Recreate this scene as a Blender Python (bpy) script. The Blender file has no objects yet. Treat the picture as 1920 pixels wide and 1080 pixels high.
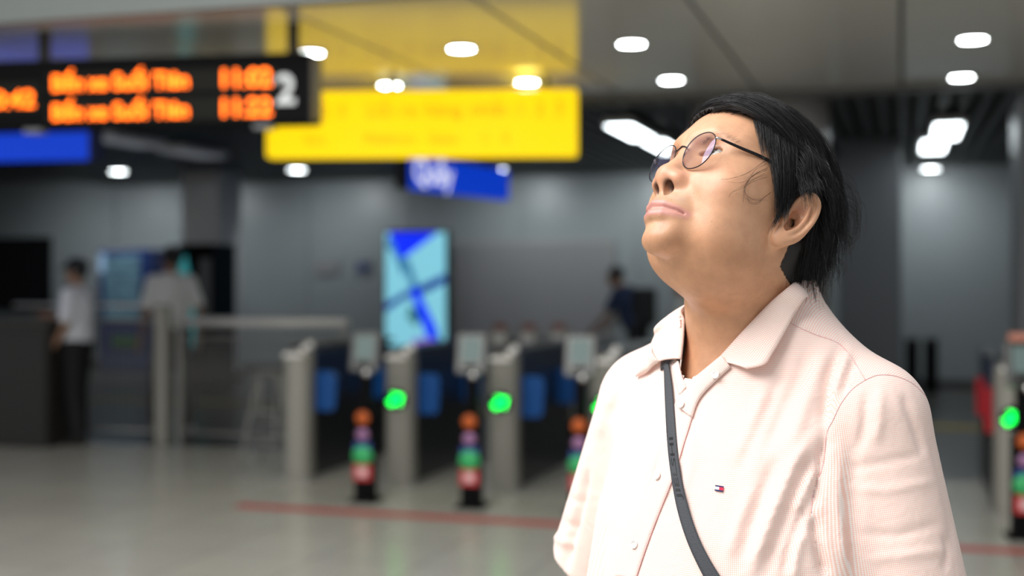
import bpy, bmesh, math, random
import numpy as np
from mathutils import Vector, Matrix
from mathutils.bvhtree import BVHTree

SC = bpy.context.scene
COL = SC.collection
FPX = 2385.0            # focal length in pixels of a 1920 px wide frame
HOR = 520.0             # horizon row
CAMH = 1.5

# ---------------------------------------------------------------- camera
cd = bpy.data.cameras.new('camera')
cam = bpy.data.objects.new('camera', cd)
COL.objects.link(cam)
cam.location = (0, 0, CAMH)
cam.rotation_euler = (math.radians(90), 0, 0)
cd.sensor_width = 36.0
cd.sensor_fit = 'HORIZONTAL'
cd.lens = FPX / 1920 * 36.0
cd.shift_y = -(540 - HOR) / 1920
cd.clip_start = 0.05
cd.clip_end = 200
cd.dof.use_dof = True
cd.dof.focus_distance = 1.40
cd.dof.aperture_fstop = 2.6
SC.camera = cam

# ---------------------------------------------------------------- exposure
vs = SC.view_settings
vs.view_transform = 'Standard'
vs.look = 'None'
vs.exposure = 0.0
vs.gamma = 1.0
vs.use_curve_mapping = False

# ---------------------------------------------------------------- world: pale overcast daylight in the atrium
w = bpy.data.worlds.new('daylight')
SC.world = w
w.use_nodes = True
bg = w.node_tree.nodes['Background']
bg.inputs['Color'].default_value = (0.93, 0.97, 1.0, 1)
bg.inputs['Strength'].default_value = 0.54


def area_light(name, loc, target, size, size_y, power, color=(1, 1, 1)):
    ld = bpy.data.lights.new(name, 'AREA')
    ld.shape = 'RECTANGLE'
    ld.size = size
    ld.size_y = size_y
    ld.energy = power
    ld.color = color
    o = bpy.data.objects.new(name, ld)
    COL.objects.link(o)
    o.location = loc
    o.rotation_euler = (Vector(target) - Vector(loc)).to_track_quat('-Z', 'Y').to_euler()
    return o


# the glazed roof of the atrium the man stands in
area_light('skylight', (-2.6, 0.6, 5.2), (0.1, 1.6, 1.3), 4.6, 3.6, 465, (1.0, 0.985, 0.96))


# ---------------------------------------------------------------- helpers
def PX(px, py, d):
    """point at depth d that lies behind a pixel of the photograph"""
    return Vector(((px - 960) / FPX * d, d, CAMH + (HOR - py) / FPX * d))


def to_px(P):
    P = np.asarray(P)
    return np.stack([960 + FPX * P[:, 0] / P[:, 1], HOR - FPX * (P[:, 2] - CAMH) / P[:, 1]], 1)


def srgb(r, g, b):
    def f(c):
        c /= 255.0
        return c / 12.92 if c <= 0.04045 else ((c + 0.055) / 1.055) ** 2.4
    return (f(r), f(g), f(b))


MATS = {}


def mat(name, color, rough=0.5, metal=0.0, emit=None, estr=0.0, var=0.06, scale=30.0, bump=0.0, spec=0.5,
        sss=0.0, coat=0.0):
    """principled material whose colour is broken up by noise"""
    if name in MATS:
        return MATS[name]
    m = bpy.data.materials.new(name)
    m.use_nodes = True
    nt = m.node_tree
    b = nt.nodes['Principled BSDF']
    tc = nt.nodes.new('ShaderNodeTexCoord')
    nz = nt.nodes.new('ShaderNodeTexNoise')
    nz.inputs['Scale'].default_value = scale
    nz.inputs['Detail'].default_value = 3
    nt.links.new(tc.outputs['Object'], nz.inputs['Vector'])
    mx = nt.nodes.new('ShaderNodeMix')
    mx.data_type = 'RGBA'
    mx.inputs[6].default_value = tuple(min(1, c * (1 - var)) for c in color) + (1,)
    mx.inputs[7].default_value = tuple(min(1, c * (1 + var)) for c in color) + (1,)
    nt.links.new(nz.outputs['Fac'], mx.inputs[0])
    nt.links.new(mx.outputs[2], b.inputs['Base Color'])
    b.inputs['Roughness'].default_value = rough
    b.inputs['Metallic'].default_value = metal
    b.inputs['Specular IOR Level'].default_value = spec
    if coat:
        b.inputs['Coat Weight'].default_value = coat
    if sss:
        b.inputs['Subsurface Weight'].default_value = sss
        b.inputs['Subsurface Radius'].default_value = (1.0, 0.35, 0.18)
        b.inputs['Subsurface Scale'].default_value = 0.006
    if emit:
        b.inputs['Emission Color'].default_value = tuple(emit) + (1,)
        b.inputs['Emission Strength'].default_value = estr
    if bump:
        bp = nt.nodes.new('ShaderNodeBump')
        bp.inputs['Strength'].default_value = bump
        bp.inputs['Distance'].default_value = 0.002
        nt.links.new(nz.outputs['Fac'], bp.inputs['Height'])
        nt.links.new(bp.outputs['Normal'], b.inputs['Normal'])
    MATS[name] = m
    return m


def empty(name, loc=(0, 0, 0), rz=0.0):
    o = bpy.data.objects.new(name, None)
    COL.objects.link(o)
    o.location = loc
    o.rotation_euler = (0, 0, rz)
    o.empty_display_size = 0.1
    return o


def tag(o, label=None, cat=None, group=None, kind=None):
    if label:
        o['label'] = label
    if cat:
        o['category'] = cat
    if group:
        o['group'] = group
    if kind:
        o['kind'] = kind
    return o


def link_mesh(name, me, m, parent=None, smooth=False):
    o = bpy.data.objects.new(name, me)
    COL.objects.link(o)
    if m is not None:
        me.materials.append(m)
    if parent is not None:
        o.parent = parent
    if smooth and len(me.polygons):
        me.polygons.foreach_set('use_smooth', [True] * len(me.polygons))
    return o


def raw(name, V, F, m, parent=None, smooth=False):
    me = bpy.data.meshes.new(name)
    me.from_pydata([tuple(map(float, v)) for v in V], [], [tuple(map(int, f)) for f in F])
    me.update()
    return link_mesh(name, me, m, parent, smooth)


class MB:
    """collects shapes into one mesh"""

    def __init__(self):
        self.V = []
        self.F = []
        self.sm = []

    def add(self, V, F, smooth=False):
        n = len(self.V)
        self.V += [tuple(v) for v in V]
        self.F += [tuple(i + n for i in f) for f in F]
        self.sm += [smooth] * len(F)
        return self

    def box(self, c, s, rz=0.0, bev=0.0):
        """box centred at c with full size s, bevelled edges when bev > 0"""
        bm = bmesh.new()
        bmesh.ops.create_cube(bm, size=1.0)
        for v in bm.verts:
            v.co = Vector((v.co.x * s[0], v.co.y * s[1], v.co.z * s[2]))
        if bev > 0:
            bmesh.ops.bevel(bm, geom=bm.edges[:], offset=bev, segments=2, affect='EDGES', profile=0.5)
        R = Matrix.Rotation(rz, 3, 'Z')
        bm.verts.index_update()
        V = [R @ v.co + Vector(c) for v in bm.verts]
        F = [[v.index for v in f.verts] for f in bm.faces]
        bm.free()
        return self.add(V, F)

    def tube(self, pts, rad, n=12, cap=True, smooth=True):
        pts = [Vector(p) for p in pts]
        if not hasattr(rad, '__len__'):
            rad = [rad] * len(pts)
        V, F = [], []
        ref = None
        for i, p in enumerate(pts):
            t = (pts[min(i + 1, len(pts) - 1)] - pts[max(i - 1, 0)]).normalized()
            if ref is None:
                ref = t.orthogonal().normalized()
            a = (ref - t * ref.dot(t)).normalized()
            ref = a
            b = t.cross(a)
            for k in range(n):
                q = 2 * math.pi * k / n
                V.append(p + (a * math.cos(q) + b * math.sin(q)) * rad[i])
        for i in range(len(pts) - 1):
            for k in range(n):
                k2 = (k + 1) % n
                F.append((i * n + k, i * n + k2, (i + 1) * n + k2, (i + 1) * n + k))
        nv = len(F)
        if cap:
            F.append(tuple(range(n - 1, -1, -1)))
            F.append(tuple((len(pts) - 1) * n + k for k in range(n)))
        n0 = len(self.V)
        self.V += [tuple(v) for v in V]
        self.F += [tuple(i + n0 for i in f) for f in F]
        self.sm += [smooth] * nv + [False] * (len(F) - nv)
        return self

    def lathe(self, prof, c=(0, 0, 0), n=24, ax=None):
        """profile of (radius, height) pairs turned about z (or about axis ax) at c"""
        V, F = [], []
        M = Matrix.Identity(3)
        if ax is not None:
            M = Vector(ax).to_track_quat('Z', 'Y').to_matrix()
        for r, z in prof:
            for k in range(n):
                q = 2 * math.pi * k / n
                V.append(M @ Vector((r * math.cos(q), r * math.sin(q), z)) + Vector(c))
        for i in range(len(prof) - 1):
            for k in range(n):
                k2 = (k + 1) % n
                F.append((i * n + k, i * n + k2, (i + 1) * n + k2, (i + 1) * n + k))
        F.append(tuple(range(n - 1, -1, -1)))
        F.append(tuple((len(prof) - 1) * n + k for k in range(n)))
        return self.add(V, F, True)

    def prism(self, pts, h, M=None):
        """polygon in local xz pushed h along local y"""
        n = len(pts)
        V = [Vector((x, -h / 2, z)) for x, z in pts] + [Vector((x, h / 2, z)) for x, z in pts]
        F = [tuple(range(n)), tuple(range(2 * n - 1, n - 1, -1))]
        F += [(i, n + i, n + (i + 1) % n, (i + 1) % n) for i in range(n)]
        F = [tuple(reversed(f)) if False else f for f in F]
        if M is not None:
            V = [M @ v for v in V]
        return self.add(V, F)

    def build(self, name, m, parent=None):
        me = bpy.data.meshes.new(name)
        me.from_pydata(self.V, [], self.F)
        me.polygons.foreach_set('use_smooth', self.sm)
        bm = bmesh.new()
        bm.from_mesh(me)
        bmesh.ops.recalc_face_normals(bm, faces=bm.faces[:])
        bm.to_mesh(me)
        bm.free()
        me.update()
        return link_mesh(name, me, m, parent)


def text_mesh(name, body, m, size, M, parent=None, align='LEFT', extrude=0.002, offset=0.0, ctr=False, font=None):
    """lettering as a mesh; M maps text space (x right, y up, z out) to parent space"""
    cu = bpy.data.curves.new(name, 'FONT')
    cu.body = body
    cu.size = size
    cu.align_x = align
    cu.align_y = 'CENTER' if ctr else 'BOTTOM_BASELINE'
    cu.extrude = extrude
    cu.offset = offset
    cu.resolution_u = 4
    o = bpy.data.objects.new(name + '_tmp', cu)
    COL.objects.link(o)
    bpy.context.view_layer.update()
    dg = bpy.context.evaluated_depsgraph_get()
    me = bpy.data.meshes.new_from_object(o.evaluated_get(dg))
    me.transform(M)
    me.name = name
    me.materials.clear()
    bpy.data.objects.remove(o)
    bpy.data.curves.remove(cu)
    return link_mesh(name, me, m, parent)


def copy_tree(o, parent=None):
    c = o.copy()
    COL.objects.link(c)
    c.parent = parent
    for ch in [x for x in bpy.data.objects if x.parent is o]:
        copy_tree(ch, c)
    return c


# ---------------------------------------------------------------- implicit surfaces (for bodies and cloth)
def smin(a, b, k):
    h = np.clip(0.5 + 0.5 * (b - a) / k, 0, 1)
    return b + (a - b) * h - k * h * (1 - h)


def smax(a, b, k):
    return -smin(-a, -b, k)


def ell(p, c, r):
    c = np.asarray(c, np.float32)
    r = np.asarray(r, np.float32)
    q = (p - c) / r
    k0 = np.sqrt((q * q).sum(-1)) + 1e-6
    q = q / r
    k1 = np.sqrt((q * q).sum(-1)) + 1e-9
    return k0 * (k0 - 1) / k1


def cone(p, a, b, ra, rb):
    """capsule from a to b whose radius runs from ra to rb"""
    a = np.asarray(a, np.float32)
    b = np.asarray(b, np.float32)
    d = b - a
    t = np.clip(((p - a) @ d) / float(d @ d), 0, 1)
    q = p - a - t[:, None] * d
    return np.sqrt((q * q).sum(-1)) - (ra + (rb - ra) * t)


def chain(p, pts, rad, k=0.0):
    d = None
    for i in range(len(pts) - 1):
        e = cone(p, pts[i], pts[i + 1], rad[i], rad[i + 1])
        d = e if d is None else (smin(d, e, k) if k else np.minimum(d, e))
    return d


def surface_nets(f, lo, hi, h, B=4, margin=2.2):
    lo = np.asarray(lo, float)
    n = np.ceil((np.asarray(hi, float) - lo) / h / B).astype(int)
    off = (B - 1) / 2.0
    ci = np.stack(np.meshgrid(*[np.arange(k) for k in n], indexing='ij'), -1).reshape(-1, 3)
    cc = (lo + (ci * B + off) * h).astype(np.float32)
    dc = np.concatenate([f(cc[i:i + 200000]) for i in range(0, len(cc), 200000)])
    V = np.repeat(np.repeat(np.repeat(dc.reshape(n), B, 0), B, 1), B, 2).astype(np.float32)
    act = ci[np.abs(dc) < B * h * 0.87 * margin]
    o = np.stack(np.meshgrid(*[np.arange(B)] * 3, indexing='ij'), -1).reshape(-1, 3)
    for s in range(0, len(act), 4000):
        ii = (act[s:s + 4000, None, :] * B + o[None]).reshape(-1, 3)
        V[ii[:, 0], ii[:, 1], ii[:, 2]] = f((lo + ii * h).astype(np.float32))
    S = V < 0
    cnt = sum(S[a:S.shape[0] - 1 + a, b:S.shape[1] - 1 + b, c:S.shape[2] - 1 + c].astype(np.int8)
              for a in (0, 1) for b in (0, 1) for c in (0, 1))
    C = np.argwhere((cnt > 0) & (cnt < 8))
    cid = np.full(cnt.shape, -1, np.int64)
    cid[C[:, 0], C[:, 1], C[:, 2]] = np.arange(len(C))
    acc = np.zeros((len(C), 3))
    num = np.zeros(len(C))
    corners = [(a, b, c) for a in (0, 1) for b in (0, 1) for c in (0, 1)]
    for A in corners:
        for d in range(3):
            if A[d]:
                continue
            Bc = list(A)
            Bc[d] = 1
            va = V[C[:, 0] + A[0], C[:, 1] + A[1], C[:, 2] + A[2]]
            vb = V[C[:, 0] + Bc[0], C[:, 1] + Bc[1], C[:, 2] + Bc[2]]
            m = (va < 0) != (vb < 0)
            t = np.where(m, va / np.where(m, va - vb, 1), 0)
            pos = np.tile(np.array(A, float), (len(C), 1))
            pos[:, d] += t
            acc[m] += pos[m]
            num[m] += 1
    P = lo + (C + acc / num[:, None]) * h
    Q = []
    for d in range(3):
        sl0 = [slice(None)] * 3
        sl1 = [slice(None)] * 3
        sl0[d] = slice(0, -1)
        sl1[d] = slice(1, None)
        a = S[tuple(sl0)]
        b = S[tuple(sl1)]
        E = np.argwhere(a != b)
        u, v = (d + 1) % 3, (d + 2) % 3
        ok = (E[:, u] > 0) & (E[:, v] > 0) & (E[:, u] < S.shape[u] - 1) & (E[:, v] < S.shape[v] - 1)
        E = E[ok]
        fl = a[E[:, 0], E[:, 1], E[:, 2]]

        def at(du, dv):
            e = E.copy()
            e[:, u] += du
            e[:, v] += dv
            return cid[e[:, 0], e[:, 1], e[:, 2]]
        q = np.stack([at(-1, -1), at(0, -1), at(0, 0), at(-1, 0)], 1)
        q[~fl] = q[~fl][:, ::-1]
        Q.append(q)
    return P, np.concatenate(Q)


def sdf_normals(f, P, e):
    G = np.zeros_like(P)
    for d in range(3):
        q = np.zeros(3)
        q[d] = e
        G[:, d] = (f((P + q).astype(np.float32)).astype(float) - f((P - q).astype(np.float32))) / (2 * e)
    return G


def settle(f, P, e, it=3):
    for _ in range(it):
        G = sdf_normals(f, P, e)
        g2 = (G * G).sum(-1)
        st = f(P.astype(np.float32)) / np.maximum(g2, 0.2)
        P = P - np.clip(st, -3 * e, 3 * e)[:, None] * G * 0.8
    return P


def np_mesh(name, P, Q, m, parent=None, smooth=True):
    me = bpy.data.meshes.new(name)
    me.vertices.add(len(P))
    me.vertices.foreach_set('co', np.asarray(P, np.float32).ravel())
    k = Q.shape[1]
    me.loops.add(len(Q) * k)
    me.loops.foreach_set('vertex_index', Q.astype(np.int32).ravel())
    me.polygons.add(len(Q))
    me.polygons.foreach_set('loop_start', np.arange(0, len(Q) * k, k, dtype=np.int32))
    me.update(calc_edges=True)
    me.validate()
    return link_mesh(name, me, m, parent, smooth)


def relax(P, Q, it=1, lam=0.5):
    """laplacian smoothing of a quad mesh"""
    n = len(P)
    E = np.concatenate([Q[:, [i, (i + 1) % Q.shape[1]]] for i in range(Q.shape[1])])
    deg = np.bincount(E[:, 0], minlength=n) + np.bincount(E[:, 1], minlength=n)
    for _ in range(it):
        A = np.zeros_like(P)
        for d in range(3):
            A[:, d] = np.bincount(E[:, 0], P[E[:, 1], d], n) + np.bincount(E[:, 1], P[E[:, 0], d], n)
        P = P + lam * (A / np.maximum(deg, 1)[:, None] - P)
    return P


def vert_normals(P, Q):
    fn = np.cross(P[Q[:, 2]] - P[Q[:, 0]], P[Q[:, 3 % Q.shape[1]]] - P[Q[:, 1]])
    N = np.zeros_like(P)
    for i in range(Q.shape[1]):
        for d in range(3):
            N[:, d] += np.bincount(Q[:, i], fn[:, d], len(P))
    return N / np.maximum(np.linalg.norm(N, axis=1), 1e-12)[:, None]
# ================================================================ the concourse
RU = np.array([0.9562, -0.2927])      # along the line of gates
RW = np.array([0.2927, 0.9562])       # into the station
RZ = math.atan2(-0.2927, 0.9562)
CEIL = 2.95


def room(u, w_, z=0.0):
    return Vector((u * RU[0] + w_ * RW[0], u * RU[1] + w_ * RW[1], z))


def px_room(px, d):
    x = (px - 960) / FPX * d
    return x * RU[0] + d * RU[1], x * RW[0] + d * RW[1]


def rbox(name, u0, u1, w0, w1, z0, z1, m, parent=None, bev=0.0):
    """box square to the room, its own object placed at its base centre"""
    b = MB().box((0, 0, (z1 - z0) / 2), (u1 - u0, w1 - w0, z1 - z0), 0, bev).build(name, m)
    b.location = room((u0 + u1) / 2, (w0 + w1) / 2, z0)
    b.rotation_euler = (0, 0, RZ)
    if parent is not None:
        b.parent = parent
        b.location = Vector(((u0 + u1) / 2, (w0 + w1) / 2, z0))
        b.rotation_euler = (0, 0, 0)
    return b


def room_empty(name, u, w_, z=0.0, turn=0.0):
    return empty(name, room(u, w_, z), RZ + turn)


# floor: speckled grey granite tiles with fine joints
FLOOR = bpy.data.materials.new('granite_floor')
FLOOR.use_nodes = True
nt = FLOOR.node_tree
bs = nt.nodes['Principled BSDF']
tc = nt.nodes.new('ShaderNodeTexCoord')
br = nt.nodes.new('ShaderNodeTexBrick')
br.offset = 0.0
br.inputs['Scale'].default_value = 1.0
br.inputs['Brick Width'].default_value = 0.6
br.inputs['Row Height'].default_value = 0.6
br.inputs['Mortar Size'].default_value = 0.004
br.inputs['Color1'].default_value = (0.47, 0.455, 0.40, 1)
br.inputs['Color2'].default_value = (0.51, 0.495, 0.43, 1)
br.inputs['Mortar'].default_value = (0.2, 0.2, 0.18, 1)
nt.links.new(tc.outputs['Object'], br.inputs['Vector'])
nz = nt.nodes.new('ShaderNodeTexNoise')
nz.inputs['Scale'].default_value = 160
nz.inputs['Detail'].default_value = 4
nt.links.new(tc.outputs['Object'], nz.inputs['Vector'])
mx = nt.nodes.new('ShaderNodeMix')
mx.data_type = 'RGBA'
mx.blend_type = 'OVERLAY'
mx.inputs[0].default_value = 0.5
nt.links.new(br.outputs['Color'], mx.inputs[6])
nt.links.new(nz.outputs['Fac'], mx.inputs[7])
nt.links.new(mx.outputs[2], bs.inputs['Base Color'])
bs.inputs['Roughness'].default_value = 0.24
fl_ = MB().box((0, 0, -0.05), (26, 34, 0.1)).build('floor', FLOOR)
fl_.location = room(-3, 8)
fl_.rotation_euler = (0, 0, RZ)
tag(fl_, 'speckled grey granite floor', None, kind='structure')

INNER = mat('dark_inner_floor', (0.10, 0.098, 0.092), rough=0.3, var=0.25, scale=120)
fi = rbox('floor', -16, 9, 9.95, 18.2, 0.0, 0.0004, INNER)  # thin sheet of darker colour over the floor inside the gates
tag(fi, 'darker floor area inside the ticket gates', None, kind='structure')
WALLM = mat('grey_wall_panel', (0.27, 0.30, 0.31), rough=0.38, var=0.05, scale=1.2)
PANEL = mat('white_ceiling_panel', (0.62, 0.60, 0.55), rough=0.13, var=0.03, scale=2.0, spec=0.6)
DARKC = mat('dark_plenum', (0.10, 0.10, 0.102), rough=0.8)
SLATM = mat('dark_slat', (0.05, 0.05, 0.052), rough=0.45, var=0.1)
COLM = mat('clad_column', (0.50, 0.48, 0.47), rough=0.3, var=0.05, scale=2.0)
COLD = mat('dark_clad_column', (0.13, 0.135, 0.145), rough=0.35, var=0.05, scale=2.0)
WHITE = mat('white_paint', (0.75, 0.76, 0.74), rough=0.6)
BLACK = mat('black_plastic', (0.004, 0.004, 0.0045), rough=0.6, var=0.2, spec=0.08)
STEEL = mat('brushed_steel', (0.80, 0.78, 0.75), rough=0.35, metal=0.25, var=0.08, scale=60)
STEELD = mat('dull_steel', (0.34, 0.33, 0.31), rough=0.4, metal=0.2, var=0.1, scale=40)

wb = rbox('wall_back', -16, 9, 18.2, 18.4, 0, 3.4, WALLM)
tag(wb, 'grey panelled wall at the back of the concourse', None, kind='structure')
for i in range(14):
    rbox('wall_panel', -15.9 + i * 1.75, -15.9 + i * 1.75 + 1.73, 18.17, 18.2, 0.12, 2.98, WALLM).parent = None
for o in [x for x in bpy.data.objects if x.name.startswith('wall_panel')]:
    mw = o.location.copy()
    o.parent = wb
    o.rotation_euler = (0, 0, 0)
    d = (mw - wb.location)
    d.rotate(Matrix.Rotation(-RZ, 3, 'Z'))
    o.location = d
bb = rbox('baseboard_back', -16, 9, 18.14, 18.17, 0, 0.12, mat('dark_skirting', (0.05, 0.05, 0.052), rough=0.4))
tag(bb, 'dark skirting along the back wall', None, kind='structure')
wl = rbox('wall_left', -16.2, -16, 6.1, 18.4, 0, 3.4, WALLM)
tag(wl, 'grey side wall on the left', None, kind='structure')
wr = rbox('wall_right', 9, 9.2, 6.1, 18.4, 0, 3.4, WALLM)
tag(wr, 'grey side wall on the right', None, kind='structure')

# glossy panel ceiling over the gates
c1 = rbox('ceiling', -16, 9, 6.1, 10.1, CEIL + 0.02, CEIL + 0.08, DARKC)
tag(c1, 'glossy pale panel ceiling above the ticket gates', None, kind='structure')
pm = None
for k in range(-14, 8):
    u0 = k * 1.066 + 0.012
    if pm is None:
        p = MB().box((0, 0, 0.01), (1.042, 3.98, 0.02), 0, 0.003).build('ceiling_panel', PANEL, c1)
        pm = p.data
    else:
        p = link_mesh('ceiling_panel', pm, None, c1)
    p.location = (u0 + 0.521 - (-3.5), 0, -0.02)
# dark open slat ceiling behind it
c2 = rbox('ceiling', -16, 9, 10.1, 18.4, CEIL + 0.16, CEIL + 0.22, DARKC)
tag(c2, 'dark open slat ceiling at the back of the concourse', None, kind='structure')
pm = None
for k in range(110):
    u = -12.4 + k * 0.17
    if u > 5.9:
        break
    if pm is None:
        p = MB().box((0, 0, 0.04), (0.085, 8.1, 0.08)).build('slat', SLATM, c2)
        pm = p.data
    else:
        p = link_mesh('slat', pm, None, c2)
    p.location = (u + 3.5, 0.0, -0.10)
# edge of the upper hall: pale fascia over the front of the ceiling
t1 = rbox('trim_1', -16, 9, 6.0, 6.1, CEIL - 0.02, 4.6, mat('grey_fascia', (0.20, 0.22, 0.21), rough=0.5))
tag(t1, 'pale fascia above the front edge of the panel ceiling', None, kind='structure')
t2 = rbox('trim_2', -16, 9, 10.06, 10.14, CEIL - 0.05, CEIL + 0.2, mat('dark_trim', (0.10, 0.10, 0.10), rough=0.4))
tag(t2, 'dark trim where the panel ceiling meets the slats', None, kind='structure')

# columns
uc, wc = px_room(1424, 10.9)
cl = MB().lathe([(0.60, 0.0), (0.60, 0.12), (0.585, 0.13), (0.585, 1.2), (0.575, 1.205), (0.575, 1.215), (0.585, 1.22), (0.585, 2.4), (0.575, 2.405), (0.575, 2.415), (0.585, 2.42), (0.585, 3.1)], n=48).build('column', COLM)
cl.location = room(uc, wc)
tag(cl, 'wide round clad column behind the head of the person in pink', 'column')


def square_column(px0, px1, d, m, label, top=3.1):
    ua, wa = px_room(px0, d)
    ub, _ = px_room(px1, d)
    wd = abs(ub - ua)
    e = room_empty('column', ua + wd / 2, wa + wd / 2)
    MB().box((0, 0, top / 2), (wd, wd, top), 0, 0.02).build('shaft', m, e)
    MB().box((0, 0, 0.06), (wd + 0.04, wd + 0.04, 0.12), 0, 0.01).build('plinth', BLACK, e)
    tag(e, label, 'column')
    return e


square_column(340, 425, 18.2, COLM, 'grey square column beside the dark vending machine')
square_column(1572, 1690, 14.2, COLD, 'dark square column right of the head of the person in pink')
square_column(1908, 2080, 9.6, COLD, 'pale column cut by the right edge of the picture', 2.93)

# red line and yellow tactile strip on the floor
RED = mat('red_floor_tape', (0.50, 0.06, 0.05), rough=0.5, var=0.15, scale=8)
TACT = mat('yellow_tactile', (0.38, 0.27, 0.05), rough=0.6, var=0.2)
ua, wa = px_room(455, 8.42)
o = rbox('floor_line', ua, 4.5, 7.40, 7.53, 0.0005, 0.003, RED)
tag(o, 'red line taped across the floor before the ticket gates', 'floor line')
o = rbox('tactile_strip', -9.5, 5, 13.3, 13.6, 0.0005, 0.006, TACT)
tag(o, 'yellow tactile strip on the floor behind the ticket gates', 'tactile strip')


# ---------------------------------------------------------------- ceiling lights
LAMP = mat('lamp_disc', (0.9, 0.92, 0.92), emit=(0.90, 0.98, 1.0), estr=42.0)
LAMPF = mat('lamp_disc_far', (0.9, 0.92, 0.92), emit=(0.90, 0.98, 1.0), estr=26.0)
RINGM = mat('white_ring', (0.7, 0.7, 0.68), rough=0.4)


def downlight(px, py, r, m, label, z=CEIL):
    d = (z - CAMH) * FPX / (HOR - py)
    e = empty('downlight', PX(px, py, d))
    e.location.z = z
    MB().lathe([(r * 1.18, 0.0), (r * 1.18, -0.006), (r * 1.02, -0.010), (r * 1.0, -0.004), (r * 1.0, 0.0)], n=32).build('trim_ring', RINGM, e)
    MB().lathe([(r * 0.2, -0.003), (r * 0.98, -0.003), (r * 0.98, -0.006), (0.001, -0.007)], n=32).build('lamp', m, e)
    tag(e, label, 'ceiling light', 'round ceiling downlights')
    return e


for a in [(865, 90, 'round downlight reflected field above the yellow sign, in the middle of it'),
          (731, 159, 'round downlight at the top edge of the yellow sign, left of the pair'),
          (988, 153, 'round downlight at the top edge of the yellow sign, right of the pair'),
          (583, 98, 'round downlight just right of the departure display end'),
          (1184, 81, 'round downlight between yellow sign and head, the nearer one'),
          (1259, 149, 'round downlight left above the head of the person in pink, the further one'),
          (1824, 73, 'round downlight at top right, the nearer of the two'),
          (1803, 144, 'round downlight at top right, the further of the two')]:
    downlight(a[0], a[1], 0.078, LAMP, a[2].replace('reflected field ', ''))
for a in [(222, 321, 'small far downlight below the blue sign at left'), (557, 318, 'small far downlight under the left end of the yellow sign'),
          (932, 317, 'small far downlight beside the blue hanging sign'), (1745, 316, 'small far downlight below the bright light panels at right')]:
    downlight(a[0], a[1], 0.11, LAMPF, a[2], CEIL - 0.02)

TROF = mat('light_trough', (0.9, 0.92, 0.92), emit=(0.88, 0.97, 1.0), estr=9.0)
TROFD = mat('dim_light_trough', (0.35, 0.36, 0.38), emit=(0.85, 0.9, 1.0), estr=0.10)


def trough(u, w0, w1, wd, m, label):
    e = room_empty('light_panel', u, (w0 + w1) / 2, CEIL - 0.045)
    MB().box((0, 0, 0.03), (wd + 0.05, w1 - w0, 0.06), 0, 0.006).build('housing', RINGM, e)
    MB().box((0, 0, -0.004), (wd, w1 - w0 - 0.05, 0.012), 0, 0.003).build('diffuser', m, e)
    tag(e, label, 'ceiling light', 'rectangular light panels in the slat ceiling')


trough(-2.5, 11.5, 12.75, 0.24, TROF, 'bright rectangular light panel left of the head, the nearer half')
trough(-2.45, 12.95, 14.2, 0.24, TROF, 'bright rectangular light panel left of the head, the further half')
trough(0.42, 12.3, 13.6, 0.24, TROF, 'bright rectangular light panel at upper right, the nearer half')
trough(0.33, 13.8, 15.0, 0.24, TROF, 'bright rectangular light panel at upper right, the further half')
trough(-7.74, 11.0, 12.0, 0.34, TROFD, 'dim rectangular light panel under the departure display, left one')
trough(-7.74, 12.35, 13.3, 0.34, TROFD, 'dim rectangular light panel under the departure display, right one')


# lamps of the ceiling downlights that wash the back wall
def wash(px, d, power, tilt=38):
    ld = bpy.data.lights.new('wall_wash', 'SPOT')
    ld.energy = power
    ld.spot_size = math.radians(150)
    ld.spot_blend = 1.0
    ld.shadow_soft_size = 0.1
    ld.color = (0.92, 0.98, 1.0)
    o_ = bpy.data.objects.new('wall_wash', ld)
    COL.objects.link(o_)
    u, w_ = px_room(px, d)
    o_.location = room(u, w_, CEIL - 0.06)
    o_.rotation_euler = (math.radians(tilt), 0, RZ)


for px, d in ((60, 19.3), (260, 19.0), (557, 18.4), (930, 17.6), (1180, 17.2), (1745, 16.0)):
    wash(px, d, 62)
# ================================================================ signs
def sign_frame(px0, px1, d0, d1, zt, zb):
    """origin, x axis and width of a sign hung between two pixel columns"""
    a = PX(px0, HOR, d0)
    b = PX(px1, HOR, d1)
    a.z = b.z = 0
    v = b - a
    return (a + b) / 2, math.atan2(v.y, v.x), v.length


def face_matrix(x, y, z):
    """text lying on the front (-y) face of a sign at local x, z"""
    return Matrix.Translation((x, y, z)) @ Matrix.Rotation(math.radians(90), 4, 'X')


LED = mat('orange_led', (0.3, 0.06, 0.0), emit=(1.0, 0.14, 0.004), estr=5.0)
NUM = mat('pale_number', (0.7, 0.72, 0.72), emit=(0.8, 0.85, 0.85), estr=0.28)
SMOKE = mat('smoked_glass', (0.014, 0.014, 0.011), rough=0.5, var=0.1, spec=0.1)
POLE = mat('dark_pole', (0.02, 0.02, 0.022), rough=0.5)

# departure display
D0, D1 = 7.55, 7.15
mid, rz, wd = sign_frame(-150, 583, D0, D1, 0, 0)
zt = CAMH + (HOR - 108) / FPX * 7.35
zb = CAMH + (HOR - 238) / FPX * 7.35
e = empty('departure_display', (mid.x, mid.y, (zt + zb) / 2), rz)
tag(e, 'long black departure display with orange destinations, times and the number 2', 'display board')
H = zt - zb
MB().box((0, 0.09, 0), (wd, 0.18, H), 0, 0.012).build('housing', BLACK, e)


def sx(px):          # pixel column to local x on the display face
    t = (px + 150) / 733
    d = 1 / ((1 - t) / D0 + t / D1)
    p = PX(px, HOR, d) - Vector((mid.x, mid.y, 0))
    return p.x * math.cos(rz) + p.y * math.sin(rz)


def sz(py, px=300):
    t = (px + 150) / 733
    d = 1 / ((1 - t) / D0 + t / D1)
    return CAMH + (HOR - py) / FPX * d - (zt + zb) / 2


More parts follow.
